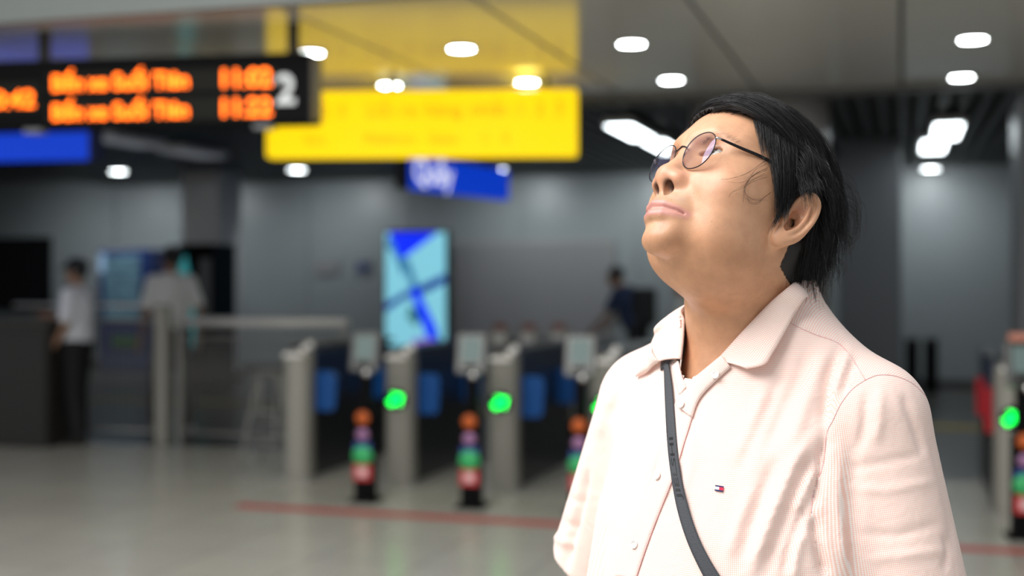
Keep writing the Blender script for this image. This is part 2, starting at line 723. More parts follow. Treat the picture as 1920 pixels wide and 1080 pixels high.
for r0, r1 in ((132, 172), (184, 226)):
    MB().box(((sx(88) + sx(517)) / 2, -0.003, (sz(r0) + sz(r1)) / 2), (sx(517) - sx(88), 0.006, sz(r0) - sz(r1))).build('screen_row', SMOKE, e)
MB().box(((sx(-140) + sx(76)) / 2, -0.003, sz(183, 0)), (sx(76) - sx(-140), 0.006, 0.17)).build('screen_row', SMOKE, e)
ts = 0.118
for row, base in enumerate((167, 222)):
    b1 = text_mesh('lettering', 'Bến xe Suối Tiên', LED, ts, face_matrix(0, -0.009, 0), e, extrude=0.001, offset=0.0026)
    b2 = text_mesh('lettering', ('11:02', '11:22')[row], LED, ts * 1.12, face_matrix(0, -0.009, 0), e, extrude=0.001, offset=0.0026)
    for o, x0, x1, b in ((b1, 100, 354, base), (b2, 418, 510, base - 5)):
        co = np.array([v.co[:] for v in o.data.vertices])
        k = (sx(x1) - sx(x0)) / (co[:, 0].max() - co[:, 0].min())
        o.data.transform(Matrix.Translation((sx(x0) - co[:, 0].min() * k, 0, sz(b, (x0 + x1) / 2))) @ Matrix.Diagonal((k, 1, 1.06, 1)))
o = text_mesh('lettering', '10:42', LED, ts * 1.12, face_matrix(0, -0.009, 0), e, extrude=0.001, offset=0.0026)
co = np.array([v.co[:] for v in o.data.vertices])
k = (sx(66) - sx(-26)) / (co[:, 0].max() - co[:, 0].min())
o.data.transform(Matrix.Translation((sx(-26) - co[:, 0].min() * k, 0, sz(201, 30))) @ Matrix.Diagonal((k, 1, 1.0, 1)))


def split_letters(o, name='letter'):
    """one object per character: loose pieces that overlap sideways belong together"""
    bm = bmesh.new()
    bm.from_mesh(o.data)
    bm.verts.ensure_lookup_table()
    seen = set()
    isl = []
    for v in bm.verts:
        if v in seen:
            continue
        st_, comp = [v], []
        seen.add(v)
        while st_:
            x_ = st_.pop()
            comp.append(x_)
            for ed in x_.link_edges:
                y_ = ed.other_vert(x_)
                if y_ not in seen:
                    seen.add(y_)
                    st_.append(y_)
        isl.append([min(c.co.x for c in comp), max(c.co.x for c in comp), comp])
    isl.sort(key=lambda i: i[0])
    grp = []
    for i in isl:
        if grp and i[0] < grp[-1][1] - 0.002:
            grp[-1][1] = max(grp[-1][1], i[1])
            grp[-1][2] += i[2]
        else:
            grp.append(i)
    for g in grp:
        idx = {v: k_ for k_, v in enumerate(g[2])}
        F = [[idx[v] for v in f.verts] for f in bm.faces if f.verts[0] in idx]
        n_ = MB().add([v.co[:] for v in g[2]], F).build(name, o.data.materials[0], o.parent)
    bm.free()
    bpy.data.objects.remove(o)


for o_ in [x for x in bpy.data.objects if x.parent is e and x.name.startswith('lettering')]:
    split_letters(o_)
o = text_mesh('number', '2', NUM, 0.235, face_matrix(0, -0.004, 0), e, extrude=0.002, offset=0.006)
co = np.array([v.co[:] for v in o.data.vertices])
o.data.transform(Matrix.Translation((sx(536) - (co[:, 0].max() + co[:, 0].min()) / 2, 0, sz(194, 536))))
GREYP = mat('grey_plate', (0.22, 0.22, 0.23), rough=0.4)
for px, py in ((58, 237), (490, 228)):
    MB().box((sx(px), 0.05, -H / 2 - 0.012), (0.11, 0.08, 0.028), 0, 0.004).build('sensor', GREYP, e)
for px in (68, 540):
    MB().box((sx(px), 0.09, H / 2 + (CEIL - zt) / 2), (0.055, 0.055, CEIL - zt + 0.01), 0, 0.004).build('hanger', POLE, e)
MB().box((wd / 2 + 0.003, 0.09, 0), (0.012, 0.17, H - 0.02), 0, 0.003).build('end_cap', mat('brown_end_cap', (0.07, 0.06, 0.05), rough=0.4), e)

# yellow exit sign, lit from inside
YEL = mat('yellow_light_box', (0.85, 0.62, 0.0), emit=(1.0, 0.66, 0.0), estr=0.95, var=0.02)
YTX = mat('sign_print', (0.30, 0.20, 0.0), emit=(0.75, 0.42, 0.0), estr=0.62)
D0, D1 = 9.42, 9.28
mid, rz, wd = sign_frame(498, 1083, D0, D1, 0, 0)
zt = CAMH + (HOR - 168) / FPX * 9.35
zb = CAMH + (HOR - 294) / FPX * 9.35
e = empty('exit_sign', (mid.x, mid.y, (zt + zb) / 2), rz)
tag(e, 'yellow lit sign hanging from the ceiling above the ticket gates', 'sign')
H = zt - zb
MB().box((0, 0.075, 0), (wd, 0.15, H), 0, 0.02).build('light_box', YEL, e)
MB().box((0, 0.165, 0), (wd - 0.04, 0.03, H - 0.04), 0, 0.005).build('back_case', POLE, e)
for body, x, z, s_ in (('1', -0.86, 0.05, 0.13), ('2', -0.74, 0.05, 0.13), ('3', -0.62, 0.05, 0.13), ('Lối', -0.40, 0.05, 0.15), ('ra', -0.15, 0.05, 0.15), ('hàng', 0.03, 0.05, 0.15),
                       ('nhất', 0.36, 0.05, 0.15), ('1', 0.70, 0.05, 0.15), ('2', 0.84, 0.05, 0.15), ('3', 0.98, 0.05, 0.15), ('Exit', -0.86, -0.15, 0.10),
                       ('Platform', -0.42, -0.15, 0.11), ('Gate', 0.06, -0.15, 0.11), ('1', 0.45, -0.15, 0.11), ('3', 0.60, -0.15, 0.11)):
    text_mesh('lettering', body, YTX, s_, face_matrix(x, -0.003, z), e, extrude=0.001)
for x in (-0.22, 0.92):
    MB().box((x, 0.075, H / 2 + (CEIL - zt) / 2), (0.05, 0.05, CEIL - zt + 0.005), 0, 0.004).build('hanger', POLE, e)

# blue sign below the departure display
BLUE = mat('blue_light_box', (0.01, 0.05, 0.5), emit=(0.0, 0.055, 0.75), estr=0.62, var=0.02)
BLUED = mat('blue_case', (0.012, 0.02, 0.12), rough=0.4)
mid, rz, wd = sign_frame(-420, 168, 10.9, 10.3, 0, 0)
zt = CAMH + (HOR - 249) / FPX * 10.4
zb = CAMH + (HOR - 300) / FPX * 10.4
e = empty('blue_sign', (mid.x, mid.y, (zt + zb) / 2), rz)
tag(e, 'plain blue lit sign hanging just below the departure display at left', 'sign')
MB().box((0, 0.06, 0), (wd, 0.12, zt - zb), 0, 0.012).build('light_box', BLUE, e)
MB().box((wd / 2 + 0.02, 0.06, 0), (0.045, 0.16, zt - zb + 0.02), 0, 0.008).build('end_cap', BLUED, e)
for x in (-0.6, 0.8):
    MB().box((x, 0.06, (zt - zb) / 2 + (CEIL - zt) / 2), (0.05, 0.05, CEIL - zt + 0.02), 0, 0.004).build('hanger', POLE, e)

# blue sign seen at a slant under the yellow one
WHITEL = mat('white_lettering', (0.8, 0.8, 0.85), emit=(0.8, 0.82, 1.0), estr=0.9)
u, w_ = px_room(765, 13.4)
u2, w2_ = px_room(955, 15.5)
a, b = room(u, w_), room(u2, w2_)
v = b - a
zt, zb = 2.80, 2.44
e = empty('blue_sign', ((a.x + b.x) / 2, (a.y + b.y) / 2, (zt + zb) / 2), math.atan2(v.y, v.x))
tag(e, 'blue lit sign with white lettering hanging at a slant below the yellow sign', 'sign')
wd = v.length
MB().box((0, 0.06, 0), (wd, 0.12, zt - zb), 0, 0.012).build('light_box', BLUE, e)
MB().box((-wd / 2 - 0.02, 0.06, 0), (0.045, 0.15, zt - zb + 0.02), 0, 0.008).build('end_cap', POLE, e)
text_mesh('lettering', 'Quầy', WHITEL, 0.36, face_matrix(-wd / 2 + 0.12, -0.003, -0.10), e, extrude=0.002, offset=0.006)
for x in (-0.7, 0.7):
    MB().box((x, 0.06, (zt - zb) / 2 + 0.1), (0.04, 0.04, 0.2), 0, 0.004).build('hanger', POLE, e)

# ================================================================ ticket gates
CABM = mat('black_cabinet', (0.016, 0.017, 0.020), rough=0.35, var=0.2)
CABB = mat('navy_cabinet_side', (0.012, 0.028, 0.075), rough=0.3, var=0.1)
FLAPB = mat('blue_flap', (0.0, 0.075, 0.30), rough=0.35, var=0.08)
FLAPR = mat('red_flap', (0.42, 0.004, 0.012), rough=0.35, var=0.08)
CREAM = mat('pale_steel', (0.36, 0.345, 0.30), rough=0.4, metal=0.3, var=0.06)
GREEN = mat('green_signal', (0.0, 0.5, 0.05), emit=(0.0, 1.0, 0.07), estr=4.5)
CHROME = mat('chrome', (0.85, 0.84, 0.82), rough=0.12, metal=1.0, var=0.02)
DOME = mat('pale_dome', (0.92, 0.90, 0.87), rough=0.15, var=0.02)


def ticket_gate(u, label, flap, side, light, length=1.55, fw=1.0):
    """cabinet with a rounded steel end; flap panels reach into the lane on the given side"""
    e = room_empty('ticket_gate', u, 8.40)
    W = 0.21
    MB().box((0, length / 2 + 0.10, 0.30), (W, length - 0.1, 0.60), 0, 0.012).build('cabinet', CABM, e)
    MB().box((0, length / 2 + 0.10, 0.78), (W + 0.012, length - 0.12, 0.36), 0, 0.015).build('side_panel', CABB, e)
    MB().box((0, length / 2 + 0.16, 0.975), (W + 0.02, length - 0.05, 0.035), 0, 0.012).build('top_plate', CABM, e)
    # rounded steel front end
    pts = []
    for k in range(13):
        t = math.pi * k / 12
        pts.append((-W / 2 * math.cos(t), -W / 2 * math.sin(t) * 0.8))
    V, F = [], []
    prof = [(0.0, 0.96), (0.05, 0.96), (0.06, 1.0), (0.86, 1.0), (0.93, 0.96), (0.955, 0.80), (0.965, 0.3)]
    for z, k in prof:
        for x, y in pts:
            V.append((x * k, 0.10 + y * k, z))
        V.append((W / 2 * k, 0.16, z))
        V.append((-W / 2 * k, 0.16, z))
    n = len(pts) + 2
    for j in range(len(prof) - 1):
        for i in range(n):
            F.append((j * n + i, j * n + (i + 1) % n, (j + 1) * n + (i + 1) % n, (j + 1) * n + i))
    F.append(tuple(range(n)))
    F.append(tuple((len(prof) - 1) * n + i for i in range(n)))
    MB().add(V, F, False).build('front_end', CREAM, e)
    MB().box((0, 0.09, 0.93), (0.15, 0.20, 0.035), 0, 0.015).build('reader_pad', DOME, e)
    for x, y, z in ((0.055, 0.18, 0.985), (0.045, 0.10, 0.955)):  # white domes added to stand in for lamp highlights on the gate top
        MB().lathe([(0.030, -0.02), (0.030, 0.0), (0.025, 0.019), (0.012, 0.028), (0.001, 0.031)], (x, y, z + 0.01), 16).build('highlight_dome', DOME, e)
    if light:
        A = [(-0.05, -0.02), (0.0, -0.02), (0.0, -0.05), (0.055, 0.0), (0.0, 0.05), (0.0, 0.02), (-0.05, 0.02)]
        MB().lathe([(0.074, -0.004), (0.074, 0.004), (0.066, 0.007), (0.001, 0.007)], (0, 0.020, 0.63), 24, (0, -1, 0)).build('signal_bezel', BLACK, e)
        ca, sa = math.cos(0.6), math.sin(0.6)
        MB().prism([((x * ca - z * sa) * 1.2, (x * sa + z * ca) * 1.1) for x, z in A], 0.006, Matrix.Translation((0, 0.009, 0.63))).build('green_arrow', GREEN, e)
    for y, hh in ((0.20, 0.29), (1.15, 0.27)):
        m = MB()
        pts = [(0, -hh / 2), (0.13, -hh / 2), (0.155, -hh / 2 + 0.03), (0.165, hh / 2 - 0.04), (0.14, hh / 2), (0, hh / 2)]
        m.prism([(side * x * fw, z) for x, z in pts], 0.022, Matrix.Translation((side * (W / 2 - 0.005), y, 0.66)))
        m.build('flap', flap, e)
    MB().box((0, length / 2 + 0.05, 0.015), (W + 0.03, length + 0.02, 0.03), 0, 0.006).build('base_plate', STEELD, e)
    tag(e, label, 'ticket gate', 'ticket gate cabinets in one row')
    return e


ticket_gate(-4.25, 'ticket gate cabinet with pale steel end, leftmost of the row beside the fence', FLAPB, 1, False)
ticket_gate(-3.44, 'ticket gate cabinet with green arrow, below the tall lit map screen', FLAPB, 1, True)
ticket_gate(-2.66, 'ticket gate cabinet with green arrow, nearest left of the person in pink', FLAPB, 1, True)
ticket_gate(-1.93, 'ticket gate cabinet mostly hidden by the shoulder of the person in pink', FLAPB, 1, True)
ticket_gate(0.66, 'ticket gate cabinet with red flap at the right edge of the picture', FLAPR, -1, True, fw=0.36)

SCREEN = mat('reader_screen', (0.09, 0.13, 0.125), emit=(0.55, 0.8, 0.75), estr=0.10, var=0.1, scale=15)
STK_O = mat('orange_sticker', (0.65, 0.13, 0.02), rough=0.5)
STK_V = mat('violet_sticker', (0.45, 0.22, 0.42), rough=0.5)
STK_B = mat('blue_sticker', (0.03, 0.07, 0.30), rough=0.5)
STK_G = mat('green_sticker', (0.05, 0.50, 0.16), rough=0.5)
STK_R = mat('red_sticker', (0.65, 0.05, 0.05), rough=0.5)
STK_W = mat('pale_sticker', (0.8, 0.6, 0.6), rough=0.5)
FRAMEG = mat('grey_frame', (0.10, 0.10, 0.095), rough=0.35, metal=0.3)


def reader_post(u, label, cap=None, w_=7.86):
    e = room_empty('reader_post', u, w_, 0, 0.10)
    MB().box((0, 0, 0.30), (0.125, 0.14, 0.60), 0, 0.015).build('pedestal', BLACK, e)
    MB().box((0, 0.01, 0.73), (0.075, 0.085, 0.30), 0, 0.01).build('neck', BLACK, e)
    MB().box((0, 0, 0.008), (0.19, 0.20, 0.016), 0, 0.004).build('foot_plate', BLACK, e)
    sc_ = MB().box((0, 0, 0), (0.20, 0.055, 0.27), 0, 0.012)
    M = Matrix.Translation((0, 0.0, 1.00)) @ Matrix.Rotation(math.radians(-14), 4, 'X')
    sc_.V = [tuple(M @ Vector(v)) for v in sc_.V]
    hd = sc_.build('screen_head', FRAMEG, e)
    s2 = MB().box((0, -0.0285, 0.025), (0.125, 0.006, 0.155), 0, 0.002)
    s2.V = [tuple(M @ Vector(v)) for v in s2.V]
    s2.build('screen', SCREEN, hd)
    s3 = MB().box((0, -0.0285, -0.09), (0.10, 0.006, 0.03), 0, 0.002)
    s3.V = [tuple(M @ Vector(v)) for v in s3.V]
    s3.build('card_slot', BLACK, hd)
    MB().lathe([(0.026, -0.01), (0.026, 0.01), (0.02, 0.02), (0.001, 0.024)], (0.02, -0.045, 0.865), 16, (0, -1, 0)).build('lens', CHROME, e)
    y = -0.0715

    def disc(z, r, m, dy=0.0, sz_=1.0):
        b = MB().lathe([(r, -0.002), (r, 0.002), (0.001, 0.0025)], (0, 0, 0), 24, (0, -1, 0))
        b.V = [(x, yy, zz * sz_) for x, yy, zz in b.V]
        b.V = [(x, yy + y - dy, zz + z) for x, yy, zz in b.V]
        b.build('sticker', m, e)
    disc(0.565, 0.046, STK_O)
    disc(0.455, 0.042, STK_V, sz_=0.9)
    MB().box((0, y - 0.001, 0.375), (0.115, 0.004, 0.06), 0, 0.001).build('sticker', STK_B, e)
    disc(0.315, 0.068, STK_G, 0.002, 0.95)
    MB().box((0, y - 0.002, 0.205), (0.118, 0.004, 0.105), 0, 0.001).build('sticker', STK_R, e)
    MB().box((0, y - 0.005, 0.205), (0.06, 0.004, 0.055), 0, 0.001).build('sticker', STK_W, e)
    if cap:
        c_ = MB().box((0.02, -0.02, 1.155), (0.21, 0.09, 0.05), 0, 0.02).build('top_cover', cap, e)
    tag(e, label, 'reader post', 'black reader posts with stickers')
    return e


reader_post(-3.43, 'black reader post with round stickers, leftmost before the ticket gates')
reader_post(-2.68, 'black reader post with round stickers, second from the left')
reader_post(-1.95, 'reader post whose screen shows beside the shoulder of the person in pink')
reader_post(0.67, 'black reader post with salmon top at the right edge of the picture', mat('salmon_cover', (0.62, 0.25, 0.18), rough=0.5))

# far reader heads beyond the gates
for i, (px, lab) in enumerate(((938, 'leftmost'), (992, 'middle'), (1048, 'rightmost'))):
    d = 12.4
    u, w_ = px_room(px, d)
    e = room_empty('card_terminal', u, w_)
    MB().box((0, 0, 0.41), (0.12, 0.12, 0.82), 0, 0.012).build('stand', CABM, e)
    h_ = MB().box((0, 0, 0.90), (0.19, 0.10, 0.19), 0, 0.015).build('head', CREAM, e)
    MB().box((0, -0.052, 0.905), (0.12, 0.006, 0.10), 0, 0.002).build('display', DOME, h_)
    MB().box((0.0, 0, 1.02), (0.12, 0.07, 0.05), 0, 0.01).build('beacon', mat('dull_red', (0.34, 0.07, 0.06), rough=0.4), e)
    tag(e, lab + ' of three pale card terminals with red tops behind the gates', 'card terminal', 'card terminals behind the gates')

# ================================================================ fence, stand, counter
FW_ = 10.1


def fence(u0, u1, top, label, rail_r, n):
    e = room_empty('fence', u0, FW_)
    L = u1 - u0
    MB().tube([(0, 0, top), (L, 0, top)], rail_r, 14).build('top_rail', STEEL, e)
    MB().tube([(0, 0, top - 0.13), (L, 0, top - 0.13)], 0.014, 10).build('rail', STEELD, e)
    MB().tube([(0, 0, 0.10), (L, 0, 0.10)], 0.016, 10).build('rail', STEELD, e)
    b = MB().tube([(0, 0, 0.10), (0, 0, top - 0.13)], 0.008, 8).build('bar', STEELD, e)
    b.location = (L / (n + 1), 0, 0)
    for k in range(1, n):
        c_ = link_mesh('bar', b.data, None, e)
        c_.location = (L * (k + 1) / (n + 1), 0, 0)
    tag(e, label, 'fence', 'steel bar fence sections')
    return e


f1 = fence(-8.0, -6.44, 1.24, 'steel bar fence section behind the officer in white', 0.016, 24)
f2 = fence(-6.25, -4.58, 1.10, 'steel bar fence with thick handrail left of the ticket gates', 0.045, 26)
for k in (0, 1):
    MB().box((1.62 * k + 0.02, 0, 0.52), (0.045, 0.06, 1.04), 0, 0.006).build('post', STEELD, f2)
u, w_ = px_room(306, 11.45)
o = rbox('fence_post', u - 0.06, u + 0.06, w_ - 0.05, w_ + 0.05, 0, 1.25, CREAM, None, 0.012)
tag(o, 'pale square post between the two fence sections', 'post')

u, w_ = px_room(503, 10.0)
e = room_empty('folding_stand', u, w_)
for s in (-1, 1):
    MB().tube([(s * 0.15, -0.20, 0.0), (s * 0.08, 0, 0.76)], 0.010, 10).build('leg', STEELD, e)
    MB().tube([(s * 0.15, 0.20, 0.0), (s * 0.08, 0, 0.76)], 0.010, 10).build('leg', STEELD, e)
for z, yy, hw in ((0.22, -0.142, 0.130), (0.45, -0.082, 0.109), (0.755, 0, 0.08), (0.35, 0.108, 0.118)):
    MB().tube([(-hw, yy, z), (hw, yy, z)], 0.008, 8).build('crossbar', STEELD, e)
tag(e, 'folding steel stand on splayed legs left of the gate cabinets', 'stand')

COUNT = mat('dark_counter', (0.022, 0.020, 0.018), rough=0.45, var=0.2)
u, w_ = px_room(104, 11.0)
e = room_empty('counter', u - 1.06, w_ + 0.35)
MB().box((0, 0, 0.54), (1.8, 0.5, 1.08), 0, 0.01).build('body', COUNT, e)
MB().box((0, 0, 1.10), (1.86, 0.56, 0.04), 0, 0.01).build('top', mat('counter_top', (0.06, 0.055, 0.05), rough=0.3), e)
for k in range(3):
    MB().box((-0.6 + k * 0.6, -0.255, 0.52), (0.57, 0.012, 0.94), 0, 0.004).build('panel', COUNT, e)
tag(e, 'dark service counter at the left edge beside the officer', 'counter')

# ================================================================ along the back wall
WW = 18.13


def wall_thing(px0, px1, y0, y1, d, dep=0.06):
    """room frame box behind a pixel rectangle at depth d"""
    ua, wa = px_room(px0, d)
    ub, wb_ = px_room(px1, d)
    return ua, ub, CAMH + (HOR - y0) / FPX * d, CAMH + (HOR - y1) / FPX * d, wa


def at_wall(px, ww=WW):
    """depth where a pixel column meets the plane w = ww"""
    k = (px - 960) / FPX
    return ww / (k * RW[0] + RW[1])


d = at_wall(40)
ua, _ = px_room(-110, at_wall(-110))
ub, _ = px_room(95, at_wall(95))
zt, zb = CAMH + (HOR - 445) / FPX * d, CAMH + (HOR - 583) / FPX * d
e = room_empty('wall_screen', (ua + ub) / 2, WW, (zt + zb) / 2)
MB().box((0, 0, 0), (ub - ua, 0.08, zt - zb), 0, 0.01).build('frame', BLACK, e)
MB().box((0, -0.042, 0), (ub - ua - 0.08, 0.006, zt - zb - 0.08)).build('panel', mat('dark_glass', (0.004, 0.004, 0.005), rough=0.15), e)
tag(e, 'large black switched-off screen on the wall at the left edge', 'screen')

# vending machines
VB = mat('blue_vending_body', (0.014, 0.035, 0.15), rough=0.35, var=0.15)
VP = bpy.data.materials.new('lit_drinks')
VP.use_nodes = True
nt = VP.node_tree
bs = nt.nodes['Principled BSDF']
tc = nt.nodes.new('ShaderNodeTexCoord')
vo = nt.nodes.new('ShaderNodeTexVoronoi')
vo.inputs['Scale'].default_value = 11
nt.links.new(tc.outputs['Object'], vo.inputs['Vector'])
rp = nt.nodes.new('ShaderNodeValToRGB')
rp.color_ramp.elements[0].color = (0.02, 0.05, 0.10, 1)
rp.color_ramp.elements[1].color = (0.14, 0.28, 0.36, 1)
nt.links.new(vo.outputs['Color'], rp.inputs['Fac'])
nt.links.new(rp.outputs['Color'], bs.inputs['Emission Color'])
nt.links.new(rp.outputs['Color'], bs.inputs['Base Color'])
bs.inputs['Emission Strength'].default_value = 0.16

d = 19.9
u, w_ = px_room(232, d)
e = room_empty('vending_machine', u, w_)
MB().box((0, 0.35, 0.98), (0.92, 0.7, 1.92), 0, 0.015).build('body', VB, e)
for k in range(6):
    z = 1.78 - k * 0.165
    MB().box((-0.02, -0.008, z), (0.62, 0.02, 0.125)).build('drink_row', VP, e)
    MB().box((-0.02, -0.015, z - 0.075), (0.64, 0.035, 0.014)).build('shelf', mat('pale_shelf', (0.3, 0.42, 0.45), emit=(0.5, 0.9, 0.8), estr=0.12), e)
MB().box((-0.39, -0.01, 1.72), (0.10, 0.02, 0.30), 0, 0.003).build('price_panel', mat('pale_blue_panel', (0.3, 0.45, 0.65), emit=(0.4, 0.6, 0.9), estr=0.15), e)
MB().box((0.38, -0.012, 1.2), (0.12, 0.02, 0.35), 0, 0.003).build('coin_panel', mat('dark_panel', (0.03, 0.04, 0.07), rough=0.3), e)
MB().box((0.02, -0.01, 0.50), (0.42, 0.02, 0.16), 0, 0.003).build('delivery_flap', mat('green_flap', (0.03, 0.16, 0.03), rough=0.4), e)
tag(e, 'blue vending machine with lit rows of drinks behind the officer', 'vending machine', 'vending machines')

u, w_ = px_room(366, 16.6)
e = room_empty('vending_machine', u, w_)
MB().box((0, 0.30, 0.98), (0.52, 0.6, 1.92), 0, 0.015).build('body', BLACK, e)
MB().prism([(-0.25, 1.6), (-0.14, 1.80), (0.06, 0.9), (0.02, 0.6), (-0.25, 0.55)], 0.02, Matrix.Translation((0, -0.008, 0))).build('teal_panel', mat('teal_panel', (0.05, 0.32, 0.34), emit=(0.1, 0.7, 0.75), estr=0.25), e)
MB().box((0.155, -0.008, 1.3), (0.16, 0.02, 0.9), 0, 0.003).build('dark_window', mat('dark_glass', (0.004, 0.004, 0.005), rough=0.15), e)
tag(e, 'black vending machine with a teal stripe behind the walker in white', 'vending machine', 'vending machines')

# tall lit screen with a street map
MB_BLUE = mat('map_blue', (0.0, 0.02, 0.5), emit=(0.0, 0.018, 0.90), estr=1.0, var=0.02)
MB_DARK = mat('map_dark_blue', (0.0, 0.02, 0.2), emit=(0.0, 0.02, 0.22), estr=1.0, var=0.02)
MB_TEAL = mat('map_teal', (0.02, 0.1, 0.2), emit=(0.03, 0.16, 0.30), estr=1.0, var=0.02)
MB_CYAN = mat('map_cyan', (0.1, 0.3, 0.4), emit=(0.20, 0.52, 0.62), estr=1.0, var=0.02)
MB_GRN = mat('map_green', (0.02, 0.08, 0.09), emit=(0.03, 0.14, 0.17), estr=1.0, var=0.1)
MB_VIO = mat('map_violet', (0.1, 0.06, 0.3), emit=(0.22, 0.12, 0.55), estr=1.0, var=0.02)
d = at_wall(778, 17.6)
ua, _ = px_room(712, d)
ub, _ = px_room(846, d)
zt, zb = CAMH + (HOR - 432) / FPX * d, CAMH + (HOR - 654) / FPX * d
wd, H = ub - ua, zt - zb
u, w_ = px_room(779, d)
e = room_empty('map_screen', u, w_)
MB().box((0, 0.06, (zt + zb) / 2), (wd, 0.12, H), 0, 0.012).build('frame', BLACK, e)
MB().box((0, 0.06, zb / 2), (wd * 0.8, 0.10, zb), 0, 0.006).build('stand', BLACK, e)
sw, sh = wd - 0.06, H - 0.06
scn = MB().box((0, -0.002, (zt + zb) / 2), (sw, 0.008, sh)).build('screen', MB_CYAN, e)


def mpoly(pts, m, name, lay):
    q = [((x - 0.5) * sw, (0.5 - y) * sh + (zt + zb) / 2) for x, y in pts]
    MB().prism(q, 0.002, Matrix.Translation((0, -0.007 - lay * 0.002, 0))).build(name, m, scn)


mpoly([(0.0, 0.13), (0.07, 0.02), (0.18, 0.05), (0.36, 0.30), (0.28, 0.38), (0.12, 0.16)], MB_TEAL, 'road', 0)
mpoly([(0.28, 0.22), (0.40, 0.24), (0.58, 0.52), (0.98, 1.0), (0.78, 1.0), (0.46, 0.55)], MB_TEAL, 'road', 0)
mpoly([(0.06, 0.0), (0.88, 0.0), (0.32, 0.22), (0.24, 0.22)], MB_BLUE, 'district', 1)
mpoly([(0.0, 0.62), (0.0, 0.70), (0.30, 0.585), (0.60, 0.545), (1.0, 0.44), (1.0, 0.36), (0.55, 0.47), (0.40, 0.50)], MB_DARK, 'road', 1)
mpoly([(0.42, 0.50), (0.55, 0.48), (0.62, 0.58), (0.86, 0.84), (0.84, 0.94), (0.70, 0.92), (0.52, 0.66)], MB_BLUE, 'road', 2)
mpoly([(0.40, 0.64), (0.52, 0.66), (0.62, 0.76), (0.50, 0.82), (0.36, 0.74)], MB_GRN, 'park', 1)
mpoly([(0.46, 0.93), (0.84, 0.92), (0.84, 0.99), (0.46, 0.99)], MB_VIO, 'district', 1)
tag(e, 'tall lit screen showing a blue street map behind the gates', 'screen')

# grey board
d0, d1 = at_wall(852), at_wall(1150)
ua, _ = px_room(852, d0)
ub, _ = px_room(1150, d1)
zt, zb = CAMH + (HOR - 452) / FPX * d0, CAMH + (HOR - 632) / FPX * d0
e = room_empty('notice_board', (ua + ub) / 2, WW, (zt + zb) / 2)
MB().box((0, 0, 0), (ub - ua, 0.05, zt - zb), 0, 0.008).build('frame', STEELD, e)
MB().box((0, -0.027, 0), (ub - ua - 0.08, 0.006, zt - zb - 0.08)).build('panel', mat('pale_grey_board', (0.25, 0.25, 0.26), rough=0.35), e)
tag(e, 'wide blank grey board on the back wall beside the map screen', 'board')

for px, w2, m_, lab in ((612, 0.42, mat('faint_print', (0.26, 0.25, 0.26), rough=0.5), 'small pale plate on the back wall, left of the dark blue one'),
                        (680, 0.26, mat('blue_print', (0.06, 0.07, 0.16), rough=0.5), 'small dark blue plate on the back wall by the map screen')):
    d = at_wall(px)
    u, _ = px_room(px, d)
    z = CAMH + (HOR - 501) / FPX * d
    e = room_empty('wall_plate', u, WW, z)
    MB().box((0, 0.01, 0), (w2, 0.03, 0.24), 0, 0.004).build('plate', WALLM, e)
    MB().box((0, -0.008, 0), (w2 - 0.04, 0.006, 0.17), 0, 0.001).build('print', m_, e)
    tag(e, lab, 'wall plate')

for i, (px0, px1) in enumerate(((1698, 1722), (1734, 1758))):
    d = 16.2
    u, w_ = px_room((px0 + px1) / 2, d)
    wd = (px1 - px0) / FPX * d
    e = room_empty('waste_bin', u, w_)
    MB().box((0, 0.15, 0.35), (wd, 0.3, 0.66), 0, 0.02).build('body', BLACK, e)
    MB().box((0, 0.15, 0.70), (wd + 0.02, 0.32, 0.05), 0, 0.012).build('lid', CABM, e)
    tag(e, ('left', 'right')[i] + ' one of two dark bins by the back wall, right of the shoulder', 'bin', 'dark bins by the back wall')
